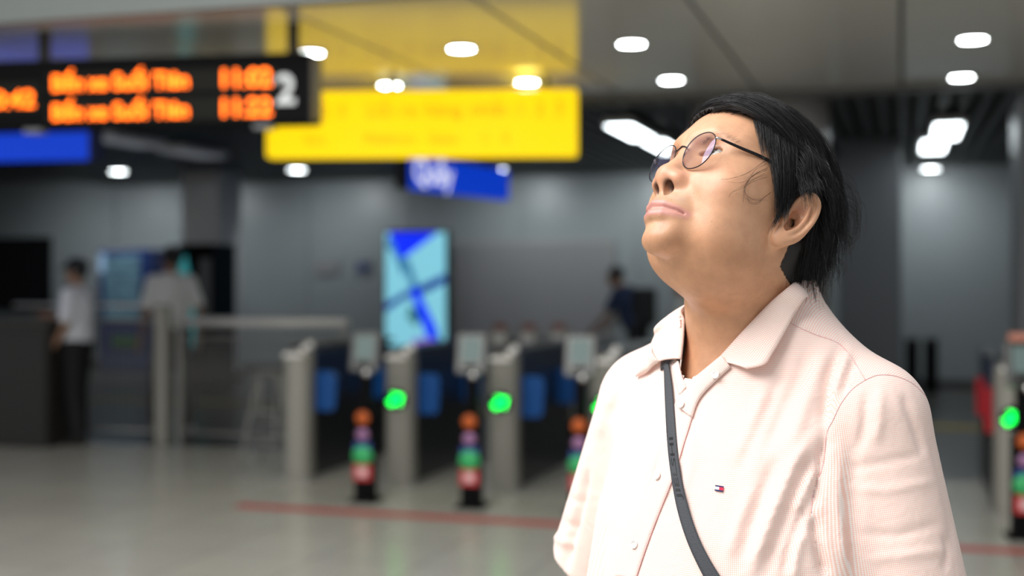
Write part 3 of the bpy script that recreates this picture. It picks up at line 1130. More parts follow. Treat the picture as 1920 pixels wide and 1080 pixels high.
# ================================================================ people in the background
def figure(label, px, d, yaw, h, shirt_c, trouser_c, shoe_c, arms=None, stride=0.0, lean=0.0, cap=None, pack=None, hair_c=(0.012, 0.011, 0.011)):
    """standing person; yaw = way the person faces (0 = towards +y of the scene), local x right, y forward"""
    base = PX(px, HOR, d)
    base.z = 0
    e = empty('person', base, yaw)
    tag(e, label, 'person')
    k = h / 1.70
    hs = 9e-3

    def up(z, x=0.0, y=0.0):           # lean the upper body forward from the hips
        dz = max(0.0, z - 0.92)
        return np.array([x, y + math.sin(lean) * dz, z - (1 - math.cos(lean)) * dz]) * k
    S = {s: up(1.375, s * 0.175) for s in (-1, 1)}
    if arms is None:
        arms = {}
    A = {}
    for s in (-1, 1):
        A[s] = [S[s]] + [np.array(v) * k for v in arms.get(s, [(s * 0.235, -0.02, 1.10), (s * 0.235, 0.05, 0.86)])]
    hc = up(1.585, 0, 0.02)
    neck = [up(1.38), up(1.52, 0, 0.01)]

    def skin(p):
        q = p - hc.astype(np.float32)
        r = k
        dd = ell(q, (0, -0.01 * r, 0.02 * r), (0.074 * r, 0.094 * r, 0.098 * r))
        dd = smin(dd, ell(q, (0, 0.03 * r, -0.05 * r), (0.055 * r, 0.06 * r, 0.065 * r)), 0.02)
        dd = smin(dd, cone(q, (0, 0.085 * r, 0.0), (0, 0.105 * r, -0.028 * r), 0.009, 0.014), 0.012)
        for s in (-1, 1):
            dd = smin(dd, ell(q, (s * 0.076 * r, -0.01 * r, -0.01 * r), (0.012 * r, 0.02 * r, 0.032 * r)), 0.01)
        dd = smin(dd, chain(p, neck, [0.056 * k, 0.052 * k]), 0.03)
        dd = smin(dd, ell(p, up(1.2), (0.13 * k, 0.085 * k, 0.2 * k)), 0.03)
        for s in (-1, 1):
            a = A[s]
            dd = smin(dd, chain(p, a, [0.043 * k, 0.037 * k, 0.026 * k]), 0.015)
            f = a[2] - a[1]
            f = f / np.linalg.norm(f)
            sd = np.cross(f, [0, 0, 1.0]) if abs(f[2]) < 0.9 else np.array([0, 1.0, 0])
            sd = sd / np.linalg.norm(sd)
            inn_ = np.cross(sd, f)
            w0 = a[2]
            dd = smin(dd, cone(p, w0, w0 + f * 0.08 * k, 0.027 * k, 0.034 * k), 0.01)
            for o_, L in zip((-0.027, -0.009, 0.009, 0.027), (0.06, 0.075, 0.078, 0.066)):
                b0 = w0 + f * 0.09 * k + sd * o_ * k
                dd = smin(dd, chain(p, [b0, b0 + f * L * 0.5 * k, b0 + (f * L * 0.9 + inn_ * 0.02) * k], [0.0105 * k, 0.010 * k, 0.0085 * k]), 0.004)
            b0 = w0 + (f * 0.03 + sd * 0.028) * k
            dd = smin(dd, cone(p, b0, b0 + (f * 0.045 + sd * 0.03) * k, 0.013 * k, 0.010 * k), 0.006)
        return dd

    def shirt_(p):
        dd = ell(p, up(1.22), (0.195 * k, 0.125 * k, 0.24 * k))
        dd = smin(dd, ell(p, up(1.0, 0, 0.01), (0.18 * k, 0.14 * k, 0.16 * k)), 0.06)
        for s in (-1, 1):
            a = A[s]
            dd = smin(dd, cone(p, up(1.40, s * 0.05), S[s], 0.06 * k, 0.062 * k), 0.04)
            dd = smin(dd, cone(p, S[s], a[0] + (a[1] - a[0]) * 0.72, 0.064 * k, 0.068 * k), 0.03)
        return np.maximum(np.maximum(dd, 0.90 * k - p[:, 2]), (p @ np.array([0, -math.sin(lean), math.cos(lean)], np.float32)) - 1.475 * k + 0.0)

    st = stride
    LG = {s: [np.array((s * 0.09, 0, 0.90)) * k, np.array((s * 0.10, s * st * 0.55 + 0.02, 0.48)) * k, np.array((s * 0.105, s * st - 0.02, 0.07)) * k] for s in (-1, 1)}

    def trous(p):
        dd = ell(p, (0, 0, 0.92 * k), (0.175 * k, 0.125 * k, 0.11 * k))
        for s in (-1, 1):
            dd = smin(dd, chain(p, LG[s], [0.095 * k, 0.075 * k, 0.065 * k]), 0.03)
        return np.maximum(dd, 0.045 - p[:, 2])

    def hair_(p):
        q = p - hc.astype(np.float32)
        dd = ell(q, (0, -0.018 * k, 0.028 * k), (0.083 * k, 0.100 * k, 0.103 * k))
        face = ell(q, (0, 0.085 * k, -0.035 * k), (0.075 * k, 0.085 * k, 0.095 * k))
        return np.maximum(smax(dd, -face, 0.01), -0.10 * k - q[:, 2])

    def add(f, name, m, lo_, hi_, hh, smooth=True):
        P_, Q_ = surface_nets(f, np.array(lo_), np.array(hi_), hh)
        return np_mesh(name, P_, Q_, m, e)
    nm = '%d' % (px + 1000)
    bo = add(skin, 'body', mat('background_skin', (0.36, 0.20, 0.13), rough=0.5, var=0.08), (-0.75, -0.6, 0.55), (0.75, 0.95, 1.95), hs)
    add(shirt_, 'shirt', mat('cloth_' + nm, shirt_c, rough=0.8), (-0.45, -0.4, 0.8), (0.45, 0.7, 1.7), 0.013)
    add(trous, 'trousers', mat('trousers_' + nm, trouser_c, rough=0.8), (-0.4, -0.6, 0.0), (0.4, 0.6, 1.15), 0.015)
    add(hair_, 'hair', mat('hair_' + nm, hair_c, rough=0.5), hc - 0.2, hc + 0.2, 0.008)
    for s in (-1, 1):
        an = LG[s][2]

        def shoe(p):
            q = p - np.array([an[0], an[1], 0], np.float32)
            return np.maximum(smin(ell(q, (0, 0.085, 0.03), (0.047, 0.11, 0.045)), ell(q, (0, -0.01, 0.05), (0.042, 0.062, 0.055)), 0.03), 0.003 - q[:, 2])
        add(shoe, 'shoe', mat('shoe_' + nm, shoe_c, rough=0.5), (an[0] - 0.1, an[1] - 0.12, 0), (an[0] + 0.1, an[1] + 0.25, 0.16), 0.010)
    if cap:
        def capf(p):
            q = p - hc.astype(np.float32)
            dd = np.maximum(ell(q, (0, -0.01, 0.045), (0.092, 0.108, 0.09)), 0.035 - q[:, 2])
            return smin(dd, ell(q, (0, 0.10, 0.035), (0.075, 0.07, 0.012)), 0.012)
        add(capf, 'cap', mat('cap_' + nm, cap, rough=0.7), hc - 0.25, hc + 0.25, 0.009)
    if pack:
        def packf(p):
            c_ = up(1.2, 0, -0.20)
            q = p - c_.astype(np.float32)
            v = np.abs(q) - np.array([0.11, 0.05, 0.17], np.float32)
            return np.sqrt((np.maximum(v, 0) ** 2).sum(1)) + np.minimum(v.max(1), 0) - 0.05
        add(packf, 'backpack', mat('pack_' + nm, pack, rough=0.8), (-0.4, -0.6, 0.8), (0.4, 0.4, 1.6), 0.014)
    return e


WHITE_C = (0.80, 0.82, 0.88)
figure('person in white short-sleeved shirt, dark cap and black trousers leaning a hand on the counter', 146, 11.45, math.radians(80), 1.66, WHITE_C, (0.008, 0.008, 0.010), (0.012, 0.008, 0.007),
       arms={1: [(0.24, 0.16, 1.14), (0.20, 0.37, 1.17)], -1: [(-0.24, -0.01, 1.10), (-0.23, 0.13, 0.88)]}, stride=0.05, cap=(0.012, 0.014, 0.02))
figure('person in white T-shirt, black trousers and white shoes walking away behind the fence', 322, 12.5, math.radians(35), 1.80, (0.85, 0.85, 0.82), (0.008, 0.008, 0.009), (0.6, 0.6, 0.58),
       arms={-1: [(-0.24, 0.02, 1.10), (-0.25, 0.12, 0.86)], 1: [(0.24, -0.06, 1.11), (0.25, 0.0, 0.86)]}, stride=-0.16)
figure('person in white shirt cut off by the left edge behind the counter', -40, 13.0, math.radians(-70), 1.68, WHITE_C, (0.01, 0.01, 0.012), (0.01, 0.01, 0.01))
figure('person in dark clothes with a backpack bending forward behind the gates', 1196, 14.6, math.radians(62), 1.68, (0.010, 0.022, 0.065), (0.010, 0.010, 0.012), (0.02, 0.02, 0.02),
       arms={-1: [(-0.22, 0.28, 1.10), (-0.18, 0.45, 0.95)], 1: [(0.22, 0.28, 1.10), (0.18, 0.45, 0.95)]}, lean=0.42, pack=(0.016, 0.016, 0.016))
figure('person in pale shirt almost hidden behind the neck of the person in pink', 1284, 13.0, math.radians(70), 1.50, (0.5, 0.5, 0.46), (0.02, 0.02, 0.03), (0.02, 0.02, 0.02))
# ================================================================ the man in the pink shirt
def rot_head(y, p, r):
    F = np.array([-math.sin(y) * math.cos(p), -math.cos(y) * math.cos(p), math.sin(p)])
    Lf = np.array([math.cos(y), -math.sin(y), 0])
    U = np.cross(F, Lf)
    L2 = Lf * math.cos(r) + U * math.sin(r)
    U2 = U * math.cos(r) - Lf * math.sin(r)
    return np.stack([-L2, F, U2], 1)          # columns: his right, forward, up


HR = rot_head(math.radians(63), math.radians(33.5), math.radians(10.5))
HT = np.array([0.2557, 1.48, 1.5665])
HS = 1.04e-3                                  # head units are millimetres


def h2w(q):
    return (np.atleast_2d(np.asarray(q, float)) * HS) @ HR.T + HT


def w2h(P):
    return ((P - HT.astype(np.float32)) @ HR.astype(np.float32)) / np.float32(HS)


def near_line(p, pts):
    d = None
    for i in range(len(pts) - 1):
        e = cone(p, pts[i], pts[i + 1], 0, 0)
        d = e if d is None else np.minimum(d, e)
    return d


def dent(d, p, pts, amp, w):
    """press a soft groove (amp > 0) or raise a ridge (amp < 0) along a line"""
    e = near_line(p, pts)
    return d + amp * np.exp(-(e / w) ** 2)


EYE_C = (32, 65, 29)


def head_sdf(p):
    q = p.copy()
    q[:, 0] = np.abs(q[:, 0])
    d = ell(q, (0, -6, 50), (78, 99, 90))
    d = smin(d, ell(q, (0, 20, -6), (72, 66, 70)), 24)
    d = smin(d, ell(q, (0, 27, -51), (52, 50, 43)), 24)
    d = smin(d, ell(q, (0, 75, -77), (24, 18, 19)), 18)
    d = smin(d, ell(q, (45, 50, -10), (24, 23, 27)), 26)
    d = smin(d, ell(q, (23, 72, -10), (15, 12, 18)), 16)
    d = smin(d, ell(q, (44, 24, -52), (21, 34, 34)), 20)
    d = smin(d, ell(q, (0, 70, -45), (29, 29, 28)), 16)
    d = smin(d, chain(q, [(6, 83, 46), (28, 77, 50), (46, 60, 46)], [7, 8, 6]), 22)
    # eye sockets and lids
    d = smax(d, -ell(q, (33, 96, 30), (18, 17, 10)), 16)
    lid = ell(q, EYE_C, (15.5, 14.4, 13.8))
    d = smin(d, lid, 6)
    d = smin(d, chain(q, [(19, 77, 17), (33, 79, 12), (46, 68, 16)], [3.6, 4.2, 3.2]), 8)
    # nose
    d = smin(d, cone(q, (0, 80, 36), (0, 97, -6), 7.5, 11), 10)
    d = smin(d, ell(q, (0, 97.5, -11), (14.5, 12.5, 11.5)), 7)
    d = smin(d, ell(q, (15.5, 90, -15), (9.8, 12.5, 9.8)), 7.5)
    d = smin(d, cone(q, (0, 101, -18), (0, 94, -29), 5, 4.5), 6)
    # lips
    d = smin(d, chain(q, [(31, 70, -52.5), (23, 83, -50), (12, 94, -48.3), (0, 98.5, -47.5)], [2.0, 3.2, 4.6, 4.6]), 5)
    d = smin(d, chain(q, [(29, 71, -55.5), (21, 82, -57.5), (11, 92, -60), (0, 96, -61)], [2.0, 3.6, 5.2, 5.6]), 5)
    # grooves
    d = dent(d, q, [(29, 77, -53.6), (25, 85, -53.3), (14, 97, -53.8), (0, 102.5, -54.5)], 2.4, 1.6)
    d = dent(d, q, [(14, 86, -73), (0, 89, -72)], 1.6, 9)
    d = dent(d, q, [(0, 100, -34), (0, 103, -43)], 0.9, 3.5)
    d = dent(d, q, [(28, 83, -20), (34, 79, -34), (37, 72, -48)], 0.7, 6.0)
    # nostrils
    nq = q - np.array([9.6, 97, -28], np.float32)
    c, s = math.cos(0.5), math.sin(0.5)
    nq = np.stack([nq[:, 0] * c - nq[:, 1] * s, nq[:, 0] * s + nq[:, 1] * c, nq[:, 2]], 1)
    d = smax(d, -ell(nq, (0, 0, 0), (6.0, 8.6, 9.0)), 1.0)
    # eye opening and crease of the upper lid
    d = dent(d, q, [(20, 79, 34), (32, 80.5, 38), (45, 73, 35)], 1.3, 1.6)
    oq = q - np.array(EYE_C, np.float32)
    tilt = 0.10
    oz = oq[:, 2] - tilt * oq[:, 0]
    o = np.stack([oq[:, 0], oq[:, 1] - 15, oz], 1)
    d = smax(d, -ell(o, (0, 0, -0.5), (15.0, 13, 5.0)), 1.4)
    return d


EV = np.array([0.14, -0.06, 0.98])
EV /= np.linalg.norm(EV)
EU = np.array([0.46, -0.86, 0.0])
EU -= EV * (EU @ EV)
EU /= np.linalg.norm(EU)
EN = np.cross(EV, EU)
if EN[0] < 0:
    EN = -EN
EO = np.array([75, -17, -3.0])


def spline(pts, n=16):
    """smooth curve through points"""
    pts = np.array(pts, float)
    t = np.linspace(0, len(pts) - 1, n)
    i = np.clip(t.astype(int), 0, len(pts) - 2)
    u = (t - i)[:, None]
    g = lambda k: pts[np.clip(k, 0, len(pts) - 1)]
    p0, p1, p2, p3 = g(i - 1), g(i), g(i + 1), g(i + 2)
    return 0.5 * ((2 * p1) + (p2 - p0) * u + (2 * p0 - 5 * p1 + 4 * p2 - p3) * u ** 2 + (3 * p1 - p0 - 3 * p2 + p3) * u ** 3)


def ear_sdf(p):
    q = p.copy()
    q[:, 0] = np.abs(q[:, 0])
    q = (q - EO.astype(np.float32)) @ np.stack([EU / 0.84, EV / 1.06, EN], 1).astype(np.float32)
    q = q.astype(np.float32)
    d = ell(q, (11, 4, 0), (19, 31, 6))
    d = smin(d, ell(q, (2, -22, 1), (11, 11, 6)), 8)
    d = smax(d, -ell(q, (6, -3, 7), (10.5, 14, 13)), 2)
    d = smax(d, -ell(q, (13, 13, 7), (11.5, 16, 6)), 2.5)
    rim = spline([(-4, 3, 3), (-3, 16, 4), (3, 29, 4), (13, 33, 4), (24, 27, 4), (28, 13, 4), (26, -3, 4), (18, -18, 3), (8, -25, 2)], 22)
    d = smin(d, chain(q, rim, np.interp(np.linspace(0, 8, 22), range(9), [2.5, 3.2, 3.4, 3.6, 3.6, 3.4, 3.2, 3.0, 3.5])), 2.5)
    anti = spline([(16, 20, 4), (18, 6, 5), (15, -8, 5), (7, -17, 4)], 10)
    d = smin(d, chain(q, anti, np.interp(np.linspace(0, 3, 10), range(4), [2.0, 2.8, 3.0, 2.5])), 2.5)
    d = smin(d, ell(q, (-5, -4, 2), (5, 8, 6)), 4)
    return d


# body frame: x his right, y forward, z up; origin on the floor under the neck
BYAW = math.radians(40)
BT = np.array([0.278, 1.51, 0.0])
_f = np.array([-math.sin(BYAW), -math.cos(BYAW), 0])
_r = np.array([-math.cos(BYAW), math.sin(BYAW), 0])
BR = np.stack([_r, _f, np.array([0, 0, 1.0])], 1)


def b2w(q):
    return np.atleast_2d(np.asarray(q, float)) @ BR.T + BT


def w2b(P):
    return (P - BT.astype(np.float32)) @ BR.astype(np.float32)


NK = [h2w((0, -28, -30))[0], b2w((0.006, -0.006, 1.47))[0], b2w((0, -0.015, 1.36))[0]]


def skin_sdf(P):
    ph = w2h(P)
    d = head_sdf(ph)
    ea = ear_sdf(ph)
    d = smin(d, ea, 3.0) * (HS * 0.85)
    nk = chain(P, NK, [0.062, 0.066, 0.082], 0.02)
    nk = smin(nk, ell(w2b(P), (0, -0.010, 1.36), (0.095, 0.080, 0.07)), 0.02)
    # soft throat under the chin
    th = ell(ph, (0, -1, -70), (45, 42, 34)) * HS
    nk = smin(nk, th, 0.028)
    return smin(d, nk, 0.022)
# ---------------------------------------------------------------- skin, eyes
HC = h2w((0, 0, 0))[0]
man = empty('person', b2w((0, 0, 0))[0])
tag(man, 'person in pink checked shirt and round wire glasses looking up, in the foreground', 'person')
MINV = Matrix.Translation(-Vector(man.location))


def mesh_into(o, parent):
    """parent without moving: vertices are in world space"""
    o.parent = parent
    loc = Vector((0, 0, 0))
    p = parent
    while p is not None:
        loc += p.location
        p = p.parent
    o.location = -loc
    return o


def skin_material():
    m = bpy.data.materials.new('skin')
    m.use_nodes = True
    nt = m.node_tree
    b = nt.nodes['Principled BSDF']
    at = nt.nodes.new('ShaderNodeAttribute')
    at.attribute_name = 'tint'
    tc = nt.nodes.new('ShaderNodeTexCoord')
    n1 = nt.nodes.new('ShaderNodeTexNoise')
    n1.inputs['Scale'].default_value = 60
    n1.inputs['Detail'].default_value = 4
    nt.links.new(tc.outputs['Object'], n1.inputs['Vector'])
    mx = nt.nodes.new('ShaderNodeMix')
    mx.data_type = 'RGBA'
    mx.blend_type = 'MULTIPLY'
    mx.inputs[0].default_value = 1
    rp = nt.nodes.new('ShaderNodeValToRGB')
    rp.color_ramp.elements[0].position = 0.3
    rp.color_ramp.elements[0].color = (0.90, 0.86, 0.84, 1)
    rp.color_ramp.elements[1].position = 0.65
    rp.color_ramp.elements[1].color = (1.04, 1.02, 1.0, 1)
    nt.links.new(n1.outputs['Fac'], rp.inputs['Fac'])
    nt.links.new(at.outputs['Color'], mx.inputs[6])
    nt.links.new(rp.outputs['Color'], mx.inputs[7])
    # small freckles
    vo = nt.nodes.new('ShaderNodeTexVoronoi')
    vo.inputs['Scale'].default_value = 95
    nt.links.new(tc.outputs['Object'], vo.inputs['Vector'])
    fr = nt.nodes.new('ShaderNodeValToRGB')
    fr.color_ramp.elements[0].position = 0.03
    fr.color_ramp.elements[0].color = (0.55, 0.42, 0.38, 1)
    fr.color_ramp.elements[1].position = 0.075
    fr.color_ramp.elements[1].color = (1, 1, 1, 1)
    nt.links.new(vo.outputs['Distance'], fr.inputs['Fac'])
    m2 = nt.nodes.new('ShaderNodeMix')
    m2.data_type = 'RGBA'
    m2.blend_type = 'MULTIPLY'
    m2.inputs[0].default_value = 0.7
    nt.links.new(mx.outputs[2], m2.inputs[6])
    nt.links.new(fr.outputs['Color'], m2.inputs[7])
    nt.links.new(m2.outputs[2], b.inputs['Base Color'])
    b.inputs['Roughness'].default_value = 0.42
    b.inputs['Specular IOR Level'].default_value = 0.45
    b.inputs['Subsurface Weight'].default_value = 0.35
    b.inputs['Subsurface Radius'].default_value = (1.0, 0.35, 0.18)
    b.inputs['Subsurface Scale'].default_value = 0.006
    n2 = nt.nodes.new('ShaderNodeTexNoise')
    n2.inputs['Scale'].default_value = 700
    nt.links.new(tc.outputs['Object'], n2.inputs['Vector'])
    bp = nt.nodes.new('ShaderNodeBump')
    bp.inputs['Strength'].default_value = 0.3
    bp.inputs['Distance'].default_value = 0.0006
    nt.links.new(n2.outputs['Fac'], bp.inputs['Height'])
    nt.links.new(bp.outputs['Normal'], b.inputs['Normal'])
    return m


SKIN = skin_material()


def set_tint(o, C):
    a = o.data.color_attributes.new('tint', 'FLOAT_COLOR', 'POINT')
    a.data.foreach_set('color', np.concatenate([C, np.ones((len(C), 1))], 1).astype(np.float32).ravel())


def lerp(C, col, w):
    return C + (np.array(col) - C) * np.clip(w, 0, 1)[:, None]


def face_tint(P):
    q = w2h(P.astype(np.float32)).astype(np.float32)
    q[:, 0] = np.abs(q[:, 0])
    C = np.tile(np.array([0.66, 0.37, 0.225]), (len(P), 1))
    lip = near_line(q, [(30, 73, -53), (24, 84, -52), (13, 97, -51), (0, 103, -50.5)])
    lip2 = near_line(q, [(29, 74, -55), (22, 84, -57), (12, 95, -59), (0, 101, -60)])
    moust = near_line(q, [(24, 86, -40), (0, 100, -38)])
    beard = near_line(q, [(14, 88, -80), (0, 92, -84)])
    cheek = near_line(q, [(40, 74, -6), (48, 66, -14)])
    C = lerp(C, (0.72, 0.37, 0.25), 0.5 * np.exp(-(cheek / 18) ** 2))
    C = lerp(C, (0.70, 0.34, 0.23), 0.55 * np.exp(-(near_line(q, [(0, 108, -12), (20, 95, -16)]) / 11) ** 2))
    C = lerp(C, (0.46, 0.34, 0.24), 0.55 * np.exp(-(moust / 9) ** 2))
    C = lerp(C, (0.52, 0.35, 0.24), 0.40 * np.exp(-(beard / 15) ** 2))
    C = lerp(C, (0.60, 0.29, 0.25), 1.15 * np.exp(-(np.minimum(lip - 1.0, lip2 - 0.6).clip(0) / 4.2) ** 4))
    C = lerp(C, (0.40, 0.22, 0.16), 0.6 * np.exp(-(near_line(q, [(22, 80, 33), (33, 80, 37), (47, 72, 34)]) / 2.2) ** 2))
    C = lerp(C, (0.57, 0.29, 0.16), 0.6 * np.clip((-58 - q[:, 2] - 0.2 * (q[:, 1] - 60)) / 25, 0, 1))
    C = lerp(C, (0.10, 0.05, 0.04), 0.9 * np.exp(-(near_line(q, [(19, 77, 31), (26, 79.5, 34), (33, 79.8, 34.8), (41, 77, 34.6), (47.5, 71, 32.5), (51, 66, 30)]) / 1.3) ** 2))
    C = lerp(C, (0.42, 0.23, 0.16), 0.6 * np.exp(-(near_line(q, [(44, 75, 38), (50, 69, 36), (54, 62, 29)]) / 1.5) ** 2))
    nos = near_line(q, [(9.4, 98, -22), (10, 92, -22)])
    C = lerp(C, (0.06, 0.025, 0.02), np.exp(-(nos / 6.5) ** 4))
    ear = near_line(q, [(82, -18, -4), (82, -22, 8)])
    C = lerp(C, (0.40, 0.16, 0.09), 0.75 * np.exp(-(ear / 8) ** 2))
    return C


P, Q = surface_nets(skin_sdf, HC - [.185, .17, .245], HC + [.16, .17, .185], 0.0018)
P = settle(skin_sdf, P, 0.0005)
HEADP, HEADQ = P, Q
HEADN = vert_normals(P, Q)

# arms, hands and trunk under the clothes, in the same body mesh
ARM = {
    -1: [(-0.145, -0.02, 1.335), (-0.198, -0.015, 1.07), (-0.215, 0.06, 0.86)],
    1: [(0.150, -0.02, 1.335), (0.232, -0.075, 1.10), (0.17, -0.16, 0.90)],
}


def hand_chains(s, wr, fw):
    """palm and five bent fingers below the wrist; returns list of (points, radii)"""
    wr = np.array(wr, float)
    fw = np.array(fw, float)
    fw /= np.linalg.norm(fw)
    inn = np.array([-s, 0, 0.0])
    dn = np.array([0, 0, -1.0])
    out = [([wr, wr + dn * 0.045 + fw * 0.01, wr + dn * 0.085 + fw * 0.012], [0.026, 0.034, 0.03])]
    for i, (o, L) in enumerate(zip((-0.026, -0.009, 0.009, 0.026), (0.062, 0.074, 0.078, 0.068))):
        b = wr + dn * 0.088 + fw * (0.012 + o)
        out.append(([b, b + dn * L * 0.45 + inn * 0.008, b + dn * L * 0.78 + inn * 0.024, b + dn * L * 0.95 + inn * 0.042],
                    [0.0095, 0.009, 0.008, 0.007]))
    b = wr + dn * 0.03 + fw * 0.03
    out.append(([b, b + dn * 0.03 + fw * 0.022 + inn * 0.012, b + dn * 0.06 + fw * 0.024 + inn * 0.025], [0.013, 0.011, 0.009]))
    return out


def trunk_sdf(Pw):
    q = w2b(Pw)
    d = ell(q, (0, -0.01, 1.22), (0.145, 0.085, 0.2))
    d = smin(d, ell(q, (0, 0.01, 1.0), (0.15, 0.11, 0.2)), 0.08)
    for s in (-1, 1):
        a = ARM[s]
        d = smin(d, chain(q, a, [0.038, 0.040, 0.028], 0.01), 0.03)
        for pts, rad in hand_chains(s, a[2], (0, 1, 0)):
            d = smin(d, chain(q, pts, rad), 0.006)
    return d


lo = b2w((0, 0, 0))[0] + [-0.36, -0.36, 0.64]
P2, Q2 = surface_nets(trunk_sdf, lo, lo + [0.72, 0.72, 0.82], 0.006)
PA = np.concatenate([P, P2])
QA = np.concatenate([Q, Q2 + len(P)])
body = np_mesh('body', PA, QA, SKIN)
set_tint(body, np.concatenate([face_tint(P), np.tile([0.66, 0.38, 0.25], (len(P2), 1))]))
mesh_into(body, man)

EYEW = mat('eye_white', (0.36, 0.33, 0.31), rough=0.12, var=0.04, scale=200)  # greyed: the shade on the eyeballs is put into this colour
IRIS = mat('iris', (0.03, 0.017, 0.012), rough=0.08, var=0.3, scale=900)
for s in (-1, 1):
    c = h2w((s * EYE_C[0], EYE_C[1], EYE_C[2]))[0]
    R = 12.9 * HS
    bm = bmesh.new()
    bmesh.ops.create_uvsphere(bm, u_segments=32, v_segments=20, radius=R)
    me = bpy.data.meshes.new('eye')
    bm.to_mesh(me)
    bm.free()
    e = link_mesh('eye', me, EYEW, None, True)
    me.transform(Matrix.Translation(Vector(c)))
    mesh_into(e, man)
    g = Vector(HR @ np.array([0.03, 0.93, 0.30])).normalized()
    M = g.to_track_quat('Z', 'Y').to_matrix()
    V, F = [Vector(c) + g * (R * 1.035)], []
    n = 24
    for j in range(1, 6):
        an = j / 5 * 0.48
        for k in range(n):
            t = 2 * math.pi * k / n
            V.append(Vector(c) + M @ Vector((math.sin(an) * math.cos(t), math.sin(an) * math.sin(t), math.cos(an))) * (R * 1.02))
    for k in range(n):
        F.append((0, 1 + k, 1 + (k + 1) % n))
        for j in range(4):
            F.append((1 + j * n + k, 1 + (j + 1) * n + k, 1 + (j + 1) * n + (k + 1) % n, 1 + j * n + (k + 1) % n))
    ir = raw('iris', V, F, IRIS, None, True)
    mesh_into(ir, e)
    ir.location = (0, 0, 0)

# ---------------------------------------------------------------- hair
HAIR = bpy.data.materials.new('black_hair')
HAIR.use_nodes = True
_nt = HAIR.node_tree
_b = _nt.nodes['Principled BSDF']
_oi = _nt.nodes.new('ShaderNodeAttribute')
_oi.attribute_name = 'strand'
_rp = _nt.nodes.new('ShaderNodeValToRGB')
_rp.color_ramp.elements[0].color = (0.006, 0.006, 0.007, 1)
_rp.color_ramp.elements[1].color = (0.024, 0.021, 0.020, 1)
_e = _rp.color_ramp.elements.new(0.985)
_e.color = (0.02, 0.018, 0.018, 1)
_rp.color_ramp.elements[2].color = (0.30, 0.30, 0.31, 1)
_nt.links.new(_oi.outputs['Fac'], _rp.inputs['Fac'])
_nt.links.new(_rp.outputs['Color'], _b.inputs['Base Color'])
_b.inputs['Roughness'].default_value = 0.40
_b.inputs['Specular IOR Level'].default_value = 0.32

rng = np.random.default_rng(11)
GRAV = HR.T @ np.array([0, 0, -1.0])


def skull(q):
    q = q.astype(np.float32)
    return np.minimum(head_sdf(q), ear_sdf(q))


YB = ([-90, -40, 8, 30, 60, 78, 86, 90], [-54, -40, -36, 20, 42, 47, 66, 110])


def in_scalp(q):
    return q[:, 1] - np.interp(q[:, 2], *YB)       # negative inside the hair


def scalp_roots(n, test):
    out = []
    while sum(map(len, out)) < n:
        v = rng.normal(size=(4000, 3))
        v /= np.linalg.norm(v, axis=1)[:, None]
        q = v * np.array([78, 99, 90]) + np.array([0, -6, 50])
        for _ in range(3):
            g = sdf_normals(lambda a: head_sdf(a.astype(np.float32)), q, 1.0)
            q = q - head_sdf(q.astype(np.float32))[:, None] * g / np.maximum((g * g).sum(1), .3)[:, None]
        q = q[(in_scalp(q) < -1) & test(q)]
        out.append(q)
    return np.concatenate(out)[:n]


def grow(roots, flow, length, lift, grav, nseg=14, stiff=0.5, cling=0.0):
    """trace strands over the head; lift(t) is the wanted height over the skin"""
    n = len(roots)
    L = length if hasattr(length, '__len__') else np.full(n, length)
    p = roots.copy()
    d = flow(p)
    d /= np.linalg.norm(d, axis=1)[:, None]
    path = [p.copy()]
    for i in range(nseg):
        t = (i + 1) / nseg
        f = flow(p)
        f /= np.linalg.norm(f, axis=1)[:, None]
        d = d * stiff + f * (1 - stiff) + GRAV * (grav * t)
        d /= np.linalg.norm(d, axis=1)[:, None]
        p = p + d * (L / nseg)[:, None]
        for _ in range(2):
            s = skull(p)
            g = sdf_normals(skull, p, 1.0)
            g /= np.maximum(np.linalg.norm(g, axis=1), 1e-6)[:, None]
            want = lift * min(1, t * 4 + 0.15) if not callable(lift) else lift(t, p)
            p = p + g * np.clip(want - s, -cling, 30)[:, None]
        path.append(p.copy())
    return np.stack(path, 1)


def spread(G, k, r0, r1, frizz=0.5, cut=0.25):
    """k strands around each guide, drawn together towards the tip"""
    n, m, _ = G.shape
    out = []
    t = np.linspace(0, 1, m)[None, :, None]
    for _ in range(k):
        o = rng.normal(size=(n, 1, 3)) * (r0 + (r1 - r0) * t)
        ph = rng.uniform(0, 6.28, (n, 1, 3))
        wv = np.sin(ph + t * rng.uniform(3, 9, (n, 1, 3))) * frizz * t
        S = G + o + wv
        c = 1 - rng.uniform(0, cut, n)
        # shorten each strand
        idx = np.linspace(0, 1, m)[None, :] * c[:, None] * (m - 1)
        i0 = np.clip(idx.astype(int), 0, m - 2)
        fr = (idx - i0)[..., None]
        ar = np.arange(n)[:, None]
        out.append(S[ar, i0] * (1 - fr) + S[ar, i0 + 1] * fr)
    return np.concatenate(out)


